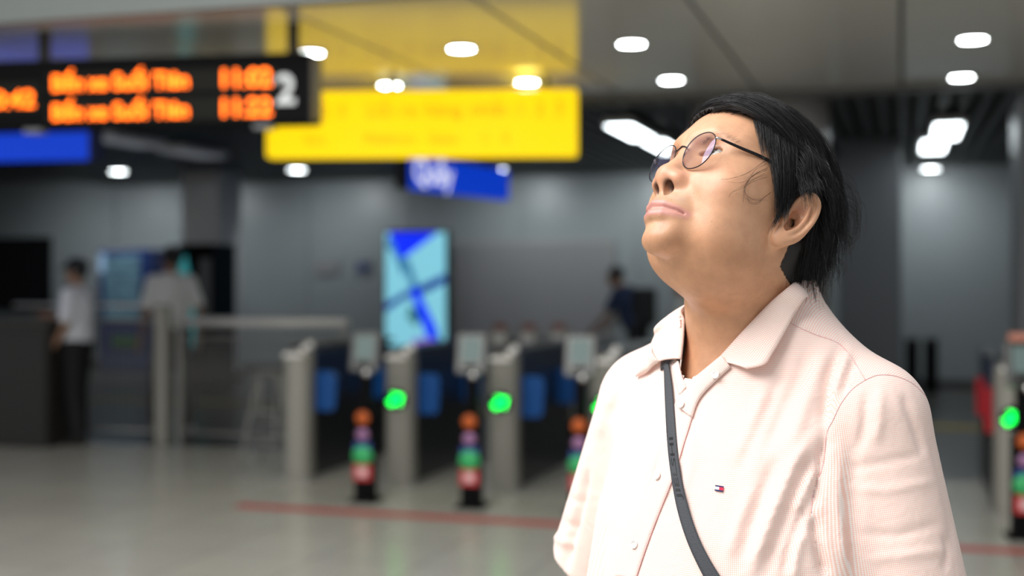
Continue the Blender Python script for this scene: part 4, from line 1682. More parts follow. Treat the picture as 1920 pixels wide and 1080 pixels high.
def strands_mesh(name, S, r0, r1, parent, m=None):
    """three sided tapering tubes along S (n, m, 3) given in head millimetres"""
    n, k, _ = S.shape
    W = h2w(S.reshape(-1, 3)).reshape(n, k, 3)
    T = np.gradient(W, axis=1)
    T /= np.maximum(np.linalg.norm(T, axis=2), 1e-9)[..., None]
    ref = rng.normal(size=(n, 1, 3))
    A = np.cross(T, ref)
    A /= np.maximum(np.linalg.norm(A, axis=2), 1e-9)[..., None]
    Bv = np.cross(T, A)
    t = np.linspace(0, 1, k)[None, :, None]
    rad = (r0 * (1 - t ** 2) + r1 * t ** 2) * rng.uniform(0.7, 1.3, (n, 1, 1)) * HS
    V = []
    for a in range(3):
        V.append(W + (A * math.cos(a * 2.0944) + Bv * math.sin(a * 2.0944)) * rad)
    V = np.stack(V, 2).reshape(-1, 3)
    base = (np.arange(n)[:, None, None] * k + np.arange(k - 1)[None, :, None]) * 3
    a = np.arange(3)[None, None, :]
    b = (np.arange(3) + 1)[None, None, :] % 3
    F = np.stack([base + a, base + b, base + 3 + b, base + 3 + a], -1).reshape(-1, 4)
    o = np_mesh(name, V, F, m or HAIR)
    at = o.data.attributes.new('strand', 'FLOAT', 'POINT')
    at.data.foreach_set('value', np.repeat(rng.uniform(0, 1, n), k * 3).astype(np.float32))
    mesh_into(o, parent)
    return o


# close-lying undercoat: the scalp itself raised under the strands
qh = w2h(HEADP.astype(np.float32))
inn = -in_scalp(qh)
inn = np.where((np.abs(ear_sdf(qh)) < 2.5) | (qh[:, 2] < -60), -5, inn)
inn = np.minimum(inn, (qh[:, 2] + 48) * 0.4)
keep = (inn[HEADQ] > 0.5).all(1)
used = np.unique(HEADQ[keep])
mp = np.full(len(HEADP), -1)
mp[used] = np.arange(len(used))
PU = HEADP[used] + HEADN[used] * (np.clip(inn[used] - 0.5, 0, 14) / 14 * 6.5 * HS + 0.0002)[:, None]
hair = np_mesh('hair', PU, mp[HEADQ[keep]], mat('hair_undercoat', (0.016, 0.013, 0.012), rough=0.6, var=0.3, scale=400))
mesh_into(hair, man)

side_b = lambda q: (q[:, 0] < -50) & (q[:, 2] > 40) & (q[:, 2] < 100) & (q[:, 1] > -45)
back_b = lambda q: (q[:, 1] < -30)
top_b = lambda q: (q[:, 2] > 84) & (q[:, 0] > -42)


def flow_top(q):
    f = np.zeros_like(q)
    f[:, 0] = -1.0
    f[:, 1] = np.where(q[:, 1] > 30, -0.25, -0.75) - np.clip(-q[:, 0] / 70, 0, 1) * 0.5
    f[:, 2] = -0.3 * np.clip(-q[:, 0] / 60, 0, 1)
    return f


def flow_side(q):
    f = np.tile(GRAV, (len(q), 1))
    f[:, 1] += 0.18
    return f


def flow_back(q):
    f = np.tile(GRAV * 1.0, (len(q), 1))
    f[:, 1] -= 0.35 * np.clip((q[:, 2] - 20) / 60, 0, 1)
    return f


def flow_far(q):
    f = np.tile(GRAV, (len(q), 1))
    f[:, 0] += 0.3
    return f


def liftf(a, b):
    return lambda t, p: np.full(len(p), a + (b - a) * t) * min(1, 0.25 + t * 3)


gt = grow(scalp_roots(420, top_b), flow_top, rng.uniform(80, 125, 420), liftf(9, 11), 0.06, cling=4)
gs = grow(scalp_roots(330, side_b), flow_side, rng.uniform(58, 82, 330), liftf(5, 8), 0.2)
gb = grow(scalp_roots(420, back_b), flow_back, rng.uniform(70, 125, 420), liftf(9, 13), 0.3, cling=0.8)
def flow_ear(q):
    f = np.tile(GRAV, (len(q), 1))
    f[:, 1] += 0.05
    f[:, 0] -= 0.25
    return f


go = grow(scalp_roots(150, lambda q: (q[:, 0] < -50) & (q[:, 2] > 44) & (q[:, 2] < 82) & (q[:, 1] > -50) & (q[:, 1] < 12)), flow_ear, rng.uniform(40, 60, 150), liftf(9, 17), 0.15)
strands_mesh('hair_strands', spread(go, 15, 2.6, 1.0, 1.6, 0.45), 0.25, 0.07, hair)
gl = grow(scalp_roots(130, lambda q: (q[:, 1] < -45) & (q[:, 2] > 0)), lambda q: np.tile(GRAV, (len(q), 1)) + np.array([-0.1, -0.25, 0]), rng.uniform(60, 110, 130), liftf(13, 24), 0.25, cling=0.3)
strands_mesh('hair_strands', spread(gl, 13, 4.0, 2.2, 4.0, 0.5), 0.22, 0.06, hair)
gf = grow(scalp_roots(120, lambda q: (q[:, 0] > 35) & (q[:, 2] > 70)), flow_far, rng.uniform(35, 60, 120), liftf(7, 7), 0.3)
gn = grow(scalp_roots(160, lambda q: (q[:, 0] < -15) & (q[:, 2] < 30)), lambda q: np.tile(GRAV + HR.T @ np.array([-0.25, 0, 0]), (len(q), 1)), rng.uniform(40, 72, 160), liftf(4, 7), 0.2, cling=1.0)
gp = grow(scalp_roots(110, lambda q: (q[:, 0] < -30) & (q[:, 2] < 14) & (q[:, 2] > -45) & (q[:, 1] > -56)), lambda q: np.tile(GRAV + HR.T @ np.array([-0.12, 0, 0]), (len(q), 1)), rng.uniform(24, 46, 110), liftf(2.5, 5), 0.2, cling=1.5)
strands_mesh('hair_strands', spread(gp, 14, 2.2, 0.9, 1.2, 0.45), 0.25, 0.06, hair)
strands_mesh('hair_strands', spread(gn, 14, 2.6, 1.0, 1.4, 0.4), 0.25, 0.07, hair)
strands_mesh('hair_strands', spread(gt, 16, 2.6, 1.6, 0.8), 0.26, 0.08, hair)
strands_mesh('hair_strands', spread(gs, 16, 2.4, 1.0, 1.2, 0.35), 0.25, 0.07, hair)
strands_mesh('hair_strands', spread(gb, 12, 3.0, 1.6, 1.6, 0.4), 0.26, 0.08, hair)
strands_mesh('hair_strands', spread(gf, 10, 2.6, 1.6, 0.8), 0.26, 0.08, hair)


head_bvh = BVHTree.FromPolygons([Vector(p) for p in HEADP], [tuple(map(int, f)) for f in HEADQ])


def on_bvh(bvh, px, py, off=0.0):
    o = Vector((0, 0, CAMH))
    d = (PX(px, py, 1.0) - o).normalized()
    h = bvh.ray_cast(o, d)
    if h[0] is None:
        return None
    n = h[1] if h[1].dot(d) < 0 else -h[1]
    return h[0] + n * off


# loose locks on the cheek before the ear, stray hairs at the back
wisp = [[(1438, 300), (1420, 312), (1396, 328), (1368, 337), (1352, 337)],
        [(1440, 310), (1416, 322), (1398, 338), (1383, 346), (1362, 341)],
        [(1438, 318), (1412, 330), (1396, 348), (1392, 365), (1392, 380)],
        [(1436, 322), (1408, 334), (1394, 356), (1402, 372), (1432, 371)],
        [(1437, 332), (1404, 345), (1396, 362), (1412, 376), (1436, 376)],
        [(1436, 326), (1410, 340), (1388, 352), (1372, 362), (1366, 370)],
        [(1440, 360), (1430, 372), (1415, 380), (1404, 378), (1397, 368)]]
WS = []
for wv in wisp:
    for rep in range(2):
        pts = []
        for (x, y) in wv:
            p = on_bvh(head_bvh, x + rng.normal() * 1.6, y + rng.normal() * 1.6, 0.0022)
            pts.append(w2h(np.array([p], np.float32))[0])
        WS.append(spline(pts, 15))
strands_mesh('hair_strands', np.stack(WS), 0.15, 0.06, hair)
st = [[(1560, 380, 1.55), (1598, 400, 1.55), (1604, 440, 1.55), (1585, 458, 1.54)],
      [(1565, 360, 1.55), (1606, 380, 1.56), (1608, 425, 1.56), (1600, 445, 1.56)],
      [(1550, 330, 1.55), (1592, 345, 1.56), (1605, 380, 1.56), (1603, 410, 1.56)],
      [(1555, 420, 1.54), (1590, 445, 1.55), (1598, 455, 1.55), (1580, 470, 1.54)],
      [(1540, 480, 1.54), (1568, 490, 1.55), (1575, 505, 1.55), (1566, 520, 1.55)]]
SS = []
for c in st:
    for rep in range(22):
        j = rng.normal(size=2) * 7
        SS.append(spline([w2h(np.array([PX(x + j[0] * (.4 + i * .2), y + j[1], d + rng.normal() * .01)], np.float32))[0] for i, (x, y, d) in enumerate(c)], 15))
strands_mesh('hair_strands', np.stack(SS), 0.16, 0.06, hair)

# eyebrows: short hairs lying over the brow ridge
for s in (-1, 1):
    n = 75
    u = rng.uniform(0, 1, n)
    rt = np.stack([s * (16 + 36 * u), 86 - 20 * u ** 2, 41 + 7 * np.sin(u * 2.6) - 2 * u + rng.normal(size=n) * 1.6], 1)
    fl = lambda q: np.tile(np.array([s * 1.0, -0.35, 0.25]), (len(q), 1))
    S = grow(rt, fl, rng.uniform(6, 10, n), liftf(0.5, 0.8), 0.0, nseg=5)
    strands_mesh('eyebrow', S, 0.075, 0.03, body, mat('brow_hair', (0.07, 0.045, 0.035), rough=0.6))
# ---------------------------------------------------------------- eyeglasses
FRAME = mat('dark_frame_metal', (0.03, 0.03, 0.035), rough=0.28, metal=0.9, var=0.2, scale=300)
STEEL_W = mat('bright_hinge_metal', (0.6, 0.6, 0.6), rough=0.25, metal=1.0, var=0.1, scale=300)
LENS = bpy.data.materials.new('coated_lens')
LENS.use_nodes = True
_nt = LENS.node_tree
for n in list(_nt.nodes):
    _nt.nodes.remove(n)
_o = _nt.nodes.new('ShaderNodeOutputMaterial')
_t = _nt.nodes.new('ShaderNodeBsdfTransparent')
_t.inputs['Color'].default_value = (0.97, 0.98, 0.97, 1)
_g = _nt.nodes.new('ShaderNodeBsdfGlossy')
_g.inputs['Roughness'].default_value = 0.01
_g.inputs['Color'].default_value = (0.72, 0.66, 1.0, 1)
_f = _nt.nodes.new('ShaderNodeFresnel')
_f.inputs['IOR'].default_value = 1.55
_m = _nt.nodes.new('ShaderNodeMixShader')
_nt.links.new(_f.outputs[0], _m.inputs[0])
_nt.links.new(_t.outputs[0], _m.inputs[1])
_nt.links.new(_g.outputs[0], _m.inputs[2])
_nt.links.new(_m.outputs[0], _o.inputs['Surface'])

specs = empty('eyeglasses', h2w((0, 95, 24))[0])
tag(specs, 'round wire eyeglasses with thin dark frame worn by the person looking up', 'glasses')
GB = np.array([0, 93.0, 21.0])


def lens_frame(s):
    wrap = math.radians(5)
    X = np.array([s * math.cos(wrap), -math.sin(wrap), 0])
    U = np.array([0, 0.10, 0.995])
    U -= X * (U @ X)
    U /= np.linalg.norm(U)
    N = np.cross(X, U) * (1 if s > 0 else -1)
    if N[1] < 0:
        N = -N
    return np.array([s * 31.0, GB[1], GB[2]]), X, U, N


def lens_pt(s, a, k=1.0, out=0.0):
    c, X, U, N = lens_frame(s)
    ca, sa = math.cos(a), math.sin(a)
    x = 23.0 * np.sign(ca) * abs(ca) ** 0.92
    z = 22.0 * np.sign(sa) * abs(sa) ** 0.95 * (1.0 if sa > 0 else 1.06)
    return c + X * x * k + U * z * k + N * (out + 2.2 * (1 - (k * 0.98) ** 2))


for s in (-1, 1):
    ring = [Vector(h2w(lens_pt(s, 2 * math.pi * k / 48))[0]) for k in range(49)]
    r = MB().tube(ring, 0.62 * HS, 8, cap=False).build('rim', FRAME, None)
    mesh_into(r, specs)
    V, F = [], []
    n = 48
    for side, off in ((0, 0.45), (1, -0.45)):
        b = len(V)
        V.append(h2w(lens_pt(s, 0, 0.0, off))[0])
        for j in range(1, 6):
            for k in range(n):
                V.append(h2w(lens_pt(s, 2 * math.pi * k / n, j / 5 * 0.995, off))[0])
        for k in range(n):
            k2 = (k + 1) % n
            f = [(b, b + 1 + k, b + 1 + k2)]
            for j in range(4):
                f.append((b + 1 + j * n + k, b + 1 + (j + 1) * n + k, b + 1 + (j + 1) * n + k2, b + 1 + j * n + k2))
            F += f if side else [tuple(reversed(x)) for x in f]
    le = MB().add(V, F, True).build('lens', LENS, None)
    mesh_into(le, specs)
    # hinge, temple arm that runs over the ear, nose pad on its wire
    hp = lens_pt(s, math.radians(28))
    e1 = np.array([s * 55.5, 88, hp[2] + 0.5])
    b1 = MB().tube([h2w(hp)[0], h2w((hp + e1) / 2 + [0, 1.0, 0])[0], h2w(e1)[0]], 1.3 * HS, 8).build('hinge', STEEL_W, None)
    mesh_into(b1, specs)
    tp = spline([e1, (s * 63, 66, hp[2] + 3.0), (s * 72.5, 36, hp[2] + 7), (s * 78, 5, hp[2] + 7), (s * 79, -18, hp[2] + 4), (s * 77, -36, hp[2] - 10)], 26)
    ar = MB().tube([Vector(v) for v in h2w(tp)], [1.25 * HS + 0.5 * HS * math.sin(min(1, i / 14) * 3.0) for i in range(26)], 8).build('temple_arm', FRAME, None)
    mesh_into(ar, specs)
    w0 = lens_pt(s, math.radians(195))
    pw = spline([w0, w0 + [-s * 1.5, -5, 1], (s * 13, 86, GB[2] - 1), (s * 11.5, 87, GB[2] - 5)], 12)
    wi = MB().tube([Vector(v) for v in h2w(pw)], 0.4 * HS, 6).build('nose_pad', FRAME, None)
    pd = MB().lathe([(0.2, -1.2), (2.6, -0.9), (3.2, 0), (2.6, 0.9), (0.2, 1.2)], n=14)
    Mx = Matrix.Translation(Vector(h2w((s * 11.5, 86, GB[2] - 7))[0])) @ Matrix([list(HR[i]) + [0] for i in range(3)] + [[0, 0, 0, 1]]) @ Matrix.Rotation(s * 1.0, 4, 'Z') @ Matrix.Rotation(1.57, 4, 'X') @ Matrix.Diagonal((HS, HS * 1.5, HS, 1))
    pd.V = [tuple(Mx @ Vector(v)) for v in pd.V]
    pd = pd.build('pad', mat('clear_pad', (0.55, 0.5, 0.45), rough=0.2, var=0.1), None)
    mesh_into(wi, specs)
    mesh_into(pd, wi)
    pd.location = (0, 0, 0)
br = spline([lens_pt(-1, math.radians(160)), (-5, 95.5, GB[2] + 10.5), (0, 96.5, GB[2] + 12), (5, 95.5, GB[2] + 10.5), lens_pt(1, math.radians(160))], 18)
bo = MB().tube([Vector(v) for v in h2w(br)], 0.8 * HS, 8).build('bridge', FRAME, None)
mesh_into(bo, specs)
# ---------------------------------------------------------------- shirt
def check_material(name, base, stripe, pitch, rough=0.85):
    """fine woven check from the cloth coordinates stored on the mesh"""
    m = bpy.data.materials.new(name)
    m.use_nodes = True
    nt = m.node_tree
    b = nt.nodes['Principled BSDF']
    at = nt.nodes.new('ShaderNodeAttribute')
    at.attribute_name = 'cloth'
    sp = nt.nodes.new('ShaderNodeSeparateXYZ')
    nt.links.new(at.outputs['Vector'], sp.inputs[0])
    waves = []
    for ax in ('X', 'Y'):
        mu = nt.nodes.new('ShaderNodeMath')
        mu.operation = 'MULTIPLY'
        mu.inputs[1].default_value = 2 * math.pi / pitch
        nt.links.new(sp.outputs[ax], mu.inputs[0])
        si = nt.nodes.new('ShaderNodeMath')
        si.operation = 'SINE'
        nt.links.new(mu.outputs[0], si.inputs[0])
        mr = nt.nodes.new('ShaderNodeMapRange')
        mr.inputs['From Min'].default_value = -0.35
        mr.inputs['From Max'].default_value = 0.35
        nt.links.new(si.outputs[0], mr.inputs['Value'])
        waves.append(mr)
    ad = nt.nodes.new('ShaderNodeMath')
    ad.operation = 'ADD'
    nt.links.new(waves[0].outputs[0], ad.inputs[0])
    nt.links.new(waves[1].outputs[0], ad.inputs[1])
    hf = nt.nodes.new('ShaderNodeMath')
    hf.operation = 'MULTIPLY'
    hf.inputs[1].default_value = 0.5
    nt.links.new(ad.outputs[0], hf.inputs[0])
    mx = nt.nodes.new('ShaderNodeMix')
    mx.data_type = 'RGBA'
    mx.inputs[6].default_value = tuple(base) + (1,)
    mx.inputs[7].default_value = tuple(stripe) + (1,)
    nt.links.new(hf.outputs[0], mx.inputs[0])
    nt.links.new(mx.outputs[2], b.inputs['Base Color'])
    b.inputs['Roughness'].default_value = rough
    b.inputs['Specular IOR Level'].default_value = 0.15
    b.inputs['Sheen Weight'].default_value = 0.15
    b.inputs['Subsurface Weight'].default_value = 0.25
    b.inputs['Subsurface Radius'].default_value = (1.0, 0.7, 0.6)
    b.inputs['Subsurface Scale'].default_value = 0.004
    tc = nt.nodes.new('ShaderNodeTexCoord')
    n1 = nt.nodes.new('ShaderNodeTexNoise')
    n1.inputs['Scale'].default_value = 45
    n1.inputs['Detail'].default_value = 5
    n1.inputs['Distortion'].default_value = 0.6
    nt.links.new(tc.outputs['Object'], n1.inputs['Vector'])
    bp = nt.nodes.new('ShaderNodeBump')
    bp.inputs['Strength'].default_value = 0.30
    bp.inputs['Distance'].default_value = 0.004
    nt.links.new(n1.outputs['Fac'], bp.inputs['Height'])
    nt.links.new(bp.outputs['Normal'], b.inputs['Normal'])
    return m


CHECK = check_material('pink_check_cotton', (0.94, 0.885, 0.85), (0.91, 0.53, 0.43), 0.0021)
SEAM = mat('pink_seam_thread', (0.80, 0.47, 0.46), rough=0.9, var=0.15, scale=600)


def cloth_attr(o, UV):
    a = o.data.attributes.new('cloth', 'FLOAT_VECTOR', 'POINT')
    a.data.foreach_set('vector', np.concatenate([UV, np.zeros((len(UV), 1))], 1).astype(np.float32).ravel())


TZ = [0.76, 0.95, 1.10, 1.22, 1.31, 1.37, 1.42, 1.47, 1.52]
TA = [0.185, 0.195, 0.190, 0.182, 0.165, 0.135, 0.095, 0.076, 0.072]
TB = [0.150, 0.170, 0.160, 0.142, 0.120, 0.098, 0.082, 0.072, 0.068]
TC = [0.020, 0.032, 0.026, 0.012, -0.002, -0.012, -0.016, -0.018, -0.018]
SLV = {-1: [(-0.148, -0.02, 1.335), ARM[-1][1]], 1: [(0.152, -0.02, 1.338), (0.250, -0.060, 1.10)]}


def torso_sdf(q):
    z = q[:, 2]
    a = np.interp(z, TZ, TA)
    b = np.interp(z, TZ, TB)
    cy = np.interp(z, TZ, TC)
    x = q[:, 0] / a
    y = (q[:, 1] - cy) / b
    k0 = np.sqrt(x * x + y * y) + 1e-6
    k1 = np.sqrt((x / a) ** 2 + (y / b) ** 2) + 1e-6
    d = (k0 * (k0 - 1) / k1) * 0.9
    for s in (-1, 1):
        d = smin(d, cone(q, (s * 0.055, -0.024, 1.412), (s * 0.142, -0.02, 1.350), 0.048, 0.058), 0.05)
    return d


def sleeve_axis(s):
    a, b = map(np.array, SLV[s])
    v = (b - a)
    L = np.linalg.norm(v)
    return a, v / L, L


def shirt_sdf(P):
    q = w2b(P)
    d = torso_sdf(q)
    for s in (-1, 1):
        a, v, L = sleeve_axis(s)
        hem = L - 0.018
        sl = cone(q, a, a + v * (L + 0.06), 0.064, 0.080)
        t = (q - a.astype(np.float32)) @ v.astype(np.float32)
        sl = np.maximum(sl, t - hem)
        d = smin(d, sl, 0.022)
    d = np.maximum(d, 0.80 - q[:, 2])
    return d


lo = b2w((0, 0, 0))[0] + [-0.40, -0.40, 0.78]
SP, SQ = surface_nets(shirt_sdf, lo, lo + [0.80, 0.80, 0.75], 0.0038, margin=2.6)
SP = relax(SP, SQ, 3, 0.5)

# ---- folds: soft ridges and valleys pressed into the cloth where it is pulled
SN = vert_normals(SP, SQ)
view = SP - np.array([0, 0, CAMH])
facing = (SN * view).sum(1) < 0
spx = to_px(SP)


def seg_dist(p, pts):
    pts = np.array(pts, float)
    best = np.full(len(p), 1e9)
    tt = np.zeros(len(p))
    cum = np.r_[0, np.cumsum(np.linalg.norm(np.diff(pts, axis=0), axis=1))]
    for i in range(len(pts) - 1):
        d = pts[i + 1] - pts[i]
        t = np.clip(((p - pts[i]) @ d) / (d @ d), 0, 1)
        e = np.linalg.norm(p - pts[i] - t[:, None] * d, axis=1)
        m = e < best
        best[m] = e[m]
        tt[m] = (cum[i] + t[m] * (cum[i + 1] - cum[i])) / cum[-1]
    return best, tt


FOLDS = [
    ([(1576, 648), (1556, 700), (1546, 760), (1545, 810)], 9, -5.0),
    ([(1592, 655), (1575, 705), (1562, 750)], 8, 3.5),
    ([(1604, 672), (1590, 705), (1576, 742)], 7, -3.5),
    ([(1525, 635), (1500, 700), (1468, 770), (1430, 860)], 14, -3.0),
    ([(1550, 650), (1525, 720), (1500, 790), (1470, 860)], 14, 3.0),
    ([(1480, 660), (1448, 745), (1405, 830), (1380, 900)], 13, -2.5),
    ([(1440, 720), (1415, 790), (1385, 860)], 12, 2.0),
    ([(1546, 830), (1510, 880), (1482, 950), (1450, 1030), (1432, 1090)], 13, -5.0),
    ([(1530, 800), (1490, 870), (1455, 950), (1420, 1040), (1400, 1090)], 14, 4.5),
    ([(1528, 880), (1502, 925), (1490, 965)], 8, 4.0),
    ([(1518, 930), (1500, 975), (1478, 1040), (1470, 1090)], 9, -5.0),
    ([(1505, 990), (1490, 1040), (1485, 1090)], 9, 4.0),
    ([(1460, 850), (1430, 920), (1405, 990), (1390, 1060)], 12, -3.0),
    ([(1420, 900), (1385, 980), (1360, 1060)], 13, 2.2),
    ([(1262, 826), (1240, 868), (1224, 905)], 8, -5.5),
    ([(1276, 850), (1256, 900), (1246, 930)], 9, 2.5),
    ([(1300, 800), (1295, 870), (1270, 960)], 12, 2.0),
    ([(1188, 650), (1165, 715), (1140, 800)], 12, -3.5),
    ([(1172, 690), (1140, 760), (1118, 830)], 12, 2.5),
    ([(1222, 720), (1195, 790), (1150, 880), (1120, 960)], 13, -2.5),
    ([(1200, 860), (1165, 940), (1135, 1040)], 13, -2.0),
    ([(1230, 960), (1200, 1020), (1180, 1080)], 12, -2.0),
    ([(1102, 870), (1088, 940), (1070, 1010), (1058, 1075)], 8, -7.0),
    ([(1546, 812), (1540, 880), (1522, 960)], 7, -7.0),
    ([(1524, 960), (1535, 1020), (1552, 1090)], 9, -8.0),
    ([(1572, 850), (1568, 940), (1580, 1040), (1590, 1090)], 12, 3.0),
    ([(1590, 790), (1600, 880), (1598, 980), (1606, 1085)], 14, -2.5),
    ([(1625, 730), (1622, 790), (1610, 850)], 9, -3.0),
    ([(1650, 722), (1650, 780), (1640, 840)], 9, 2.2),
    ([(1690, 730), (1712, 790), (1735, 860)], 9, -2.5),
    ([(1580, 880), (1650, 868), (1740, 850)], 8, -1.4),
    ([(1590, 915), (1660, 920), (1760, 900)], 8, 1.4),
    ([(1600, 1000), (1680, 1005), (1770, 980)], 9, -1.6),
    ([(1620, 1050), (1700, 1040), (1780, 1030)], 9, 1.6),
    ([(1740, 800), (1762, 880), (1782, 970), (1790, 1060)], 8, -1.8),
    ([(1770, 1000), (1778, 1030), (1770, 1075)], 6, -2.0),
    ([(1040, 960), (1062, 985), (1085, 990)], 7, -2.0),
    ([(1032, 1000), (1058, 1018), (1078, 1022)], 7, 2.5),
    ([(1050, 920), (1075, 940), (1095, 940)], 7, -1.5),
]
disp = np.zeros(len(SP))
for pts, wd, amp in FOLDS:
    e, t = seg_dist(spx, pts)
    disp += 1.35 * amp * 1e-3 * np.exp(-(e / wd) ** 2) * np.clip(np.minimum(t, 1 - t) * 5, 0.15, 1)
disp *= facing
SP = SP + SN * disp[:, None]
SP = relax(SP, SQ, 1, 0.4)
SN = vert_normals(SP, SQ)
shirt_bvh = BVHTree.FromPolygons([Vector(p) for p in SP], [tuple(map(int, f)) for f in SQ])


def on_shirt(px, py, off=0.0):
    return on_bvh(shirt_bvh, px, py, off)


# ---- panels: the neck opening is cut out, the sleeves and the yoke are their own pieces
def in_poly(p, poly):
    x, y = p[:, 0], p[:, 1]
    c = np.zeros(len(p), bool)
    n = len(poly)
    for i in range(n):
        x1, y1 = poly[i]
        x2, y2 = poly[(i + 1) % n]
        m = (y1 > y) != (y2 > y)
        c ^= m & (x < (x2 - x1) * (y - y1) / (y2 - y1 + 1e-9) + x1)
    return c


QB = w2b(SP.astype(np.float32)).astype(float)
SEAM_SLV = [(1640, 705), (1622, 713), (1600, 728), (1585, 745), (1572, 765), (1562, 788), (1550, 811), (1546, 857), (1540, 884), (1531, 903), (1523, 935), (1521, 962)]
sp3 = w2b(np.array([on_shirt(*p) for p in SEAM_SLV], np.float32)).astype(float)
cen = sp3.mean(0)
_k = np.polyfit(sp3[:, 2], sp3[:, 0], 1)          # armhole seen from the front: x as a line in z
nrm = np.array([-1.0, 0, _k[0]])
nrm /= np.linalg.norm(nrm)
ARMHOLE = (cen, nrm)
spx = to_px(SP)
facing = (SN * (SP - np.array([0, 0, CAMH]))).sum(1) < 0
CAP = [(1640, 705), (1660, 703), (1685, 707), (1712, 720), (1735, 742)]
slv_near = ((QB - cen) @ nrm > 0) & (QB[:, 0] < -0.08)
slv_near = np.where(facing & (QB[:, 0] < 0), in_poly(spx, SEAM_SLV[1:] + [(1535, 1020), (1556, 1100), (2100, 1100), (2100, 760)] + CAP[::-1]), slv_near)
cen2, nrm2 = cen * [-1, 1, 1], nrm * [-1, 1, 1]
slv_far = ((QB - cen2) @ nrm2 > 0) & (QB[:, 0] > 0.08)
YOKE = [(1474, 602), (1500, 615), (1530, 628), (1560, 638), (1580, 650), (1600, 675), (1622, 712)]
yk3 = w2b(np.array([on_shirt(*p) for p in YOKE], np.float32)).astype(float)
_k2 = np.polyfit(-yk3[:, 0], yk3[:, 1], 2)
yoke_y = np.polyval(_k2, np.clip(np.abs(QB[:, 0]), 0.05, 0.2))
is_yoke = (QB[:, 1] < yoke_y) & (QB[:, 2] > 1.30)
is_yoke = np.where(facing & (QB[:, 0] < 0), in_poly(spx, YOKE + CAP + [(1900, 742), (1900, 450), (1440, 450)]), is_yoke)
LABEL = np.where(slv_near, 2, np.where(slv_far, 3, np.where(is_yoke, 1, 0)))


spx = to_px(SP)
facing = (SN * (SP - np.array([0, 0, CAMH]))).sum(1) < 0
NECKHOLE = [(1276, 560), (1277, 640), (1270, 676), (1287, 712), (1345, 676), (1395, 620), (1445, 562), (1500, 520), (1500, 400), (1276, 400)]
hole = in_poly(spx, NECKHOLE) & facing
hole |= (QB[:, 2] > 1.435) & (np.hypot(QB[:, 0], QB[:, 1] + 0.018) < 0.074)
hole |= (QB[:, 2] < 0.812)
for s in (-1, 1):
    a, v, L = sleeve_axis(s)
    t = (QB - a) @ v
    r = np.linalg.norm(QB - a - t[:, None] * v, axis=1)
    hole |= (t > L - 0.022) & (r < 0.072)


def panel(name, lab, UV, parent):
    f = LABEL[SQ[:, 0]] == lab
    f &= ~hole[SQ].any(1)
    fq = SQ[f]
    us = np.unique(fq)
    mp = np.full(len(SP), -1)
    mp[us] = np.arange(len(us))
    o = np_mesh(name, SP[us], mp[fq], CHECK)
    cloth_attr(o, UV[us])
    o.data.normals_split_custom_set_from_vertices([tuple(v) for v in SN[us]])
    mesh_into(o, parent)
    if parent is not man:
        o.location = (0, 0, 0)
    return o


ang = np.arctan2(QB[:, 0], QB[:, 1])
UVB = np.stack([ang * 0.165, QB[:, 2]], 1)
UVY = np.stack([QB[:, 0], QB[:, 1] - QB[:, 2] * 0.6], 1)
UVS = np.zeros((len(SP), 2))
for s, msk in ((-1, slv_near), (1, slv_far)):
    a, v, L = sleeve_axis(s)
    d = QB - a
    t = d @ v
    r = d - t[:, None] * v
    e1 = np.cross(v, [0, 1, 0])
    e1 /= np.linalg.norm(e1)
    e2 = np.cross(v, e1)
    an = np.arctan2(r @ e2, -(r @ e1) * s)
    msk = QB[:, 0] * s > 0
    UVS[msk] = np.stack([an * 0.075, t], 1)[msk]
slv = slv_near | slv_far
shirt = panel('shirt', 0, UVB, man)
panel('yoke', 1, UVY, shirt)
panel('sleeve', 2, UVS, shirt)
panel('sleeve', 3, UVS, shirt)


def strip3(name, A, B, m, parent, thick=0.0009, uv=True, rows=6, puff=0.0, smooth=True):
    """cloth strip between two lines of 3d points (lists of equal length)"""
    A = np.array([list(a) for a in A])
    B = np.array([list(b) for b in B])
    n = len(A)
    V = []
    UV = []
    la = np.r_[0, np.cumsum(np.linalg.norm(np.diff((A + B) / 2, axis=0), axis=1))]
    for j in range(rows):
        t = j / (rows - 1)
        C = A * (1 - t) + B * t
        if puff:
            tv = np.gradient(C, axis=0)
            nn = np.cross(tv, B - A)
            nn /= np.maximum(np.linalg.norm(nn, axis=1), 1e-9)[:, None]
            sgn = np.sign((nn * (C - np.array([0, 0, CAMH]))).sum(1)).mean()
            C = C - nn * (sgn * puff * 4 * t * (1 - t))
        V.append(C)
        UV.append(np.stack([la, np.full(n, t) * np.linalg.norm(B - A, axis=1).mean()], 1))
    V = np.concatenate(V)
    F = np.array([(j * n + i, j * n + i + 1, (j + 1) * n + i + 1, (j + 1) * n + i) for j in range(rows - 1) for i in range(n - 1)])
    o = np_mesh(name, V, F, m, None, smooth)
    if uv:
        cloth_attr(o, np.concatenate(UV))
    so = o.modifiers.new('thickness', 'SOLIDIFY')
    so.thickness = thick
    so.offset = 0
    if parent is not None:
        mesh_into(o, parent)
        o.location = (0, 0, 0) if parent is shirt else o.location
    return o


def px_line(pts, n, off, bvh=None):
    c = spline(pts, n)
    out = [on_bvh(bvh or shirt_bvh, x, y, off) for x, y in c]
    last = next(o for o in out if o is not None)
    res = []
    for o, (x, y) in zip(out, c):
        if o is None:
            o = PX(x, y, last.y)
        res.append(o)
        last = o
    return res


def smooth_line(L, it=2):
    A = np.array([list(v) for v in L])
    for _ in range(it):
        A[1:-1] = A[1:-1] * 0.5 + (A[:-2] + A[2:]) * 0.25
    return A


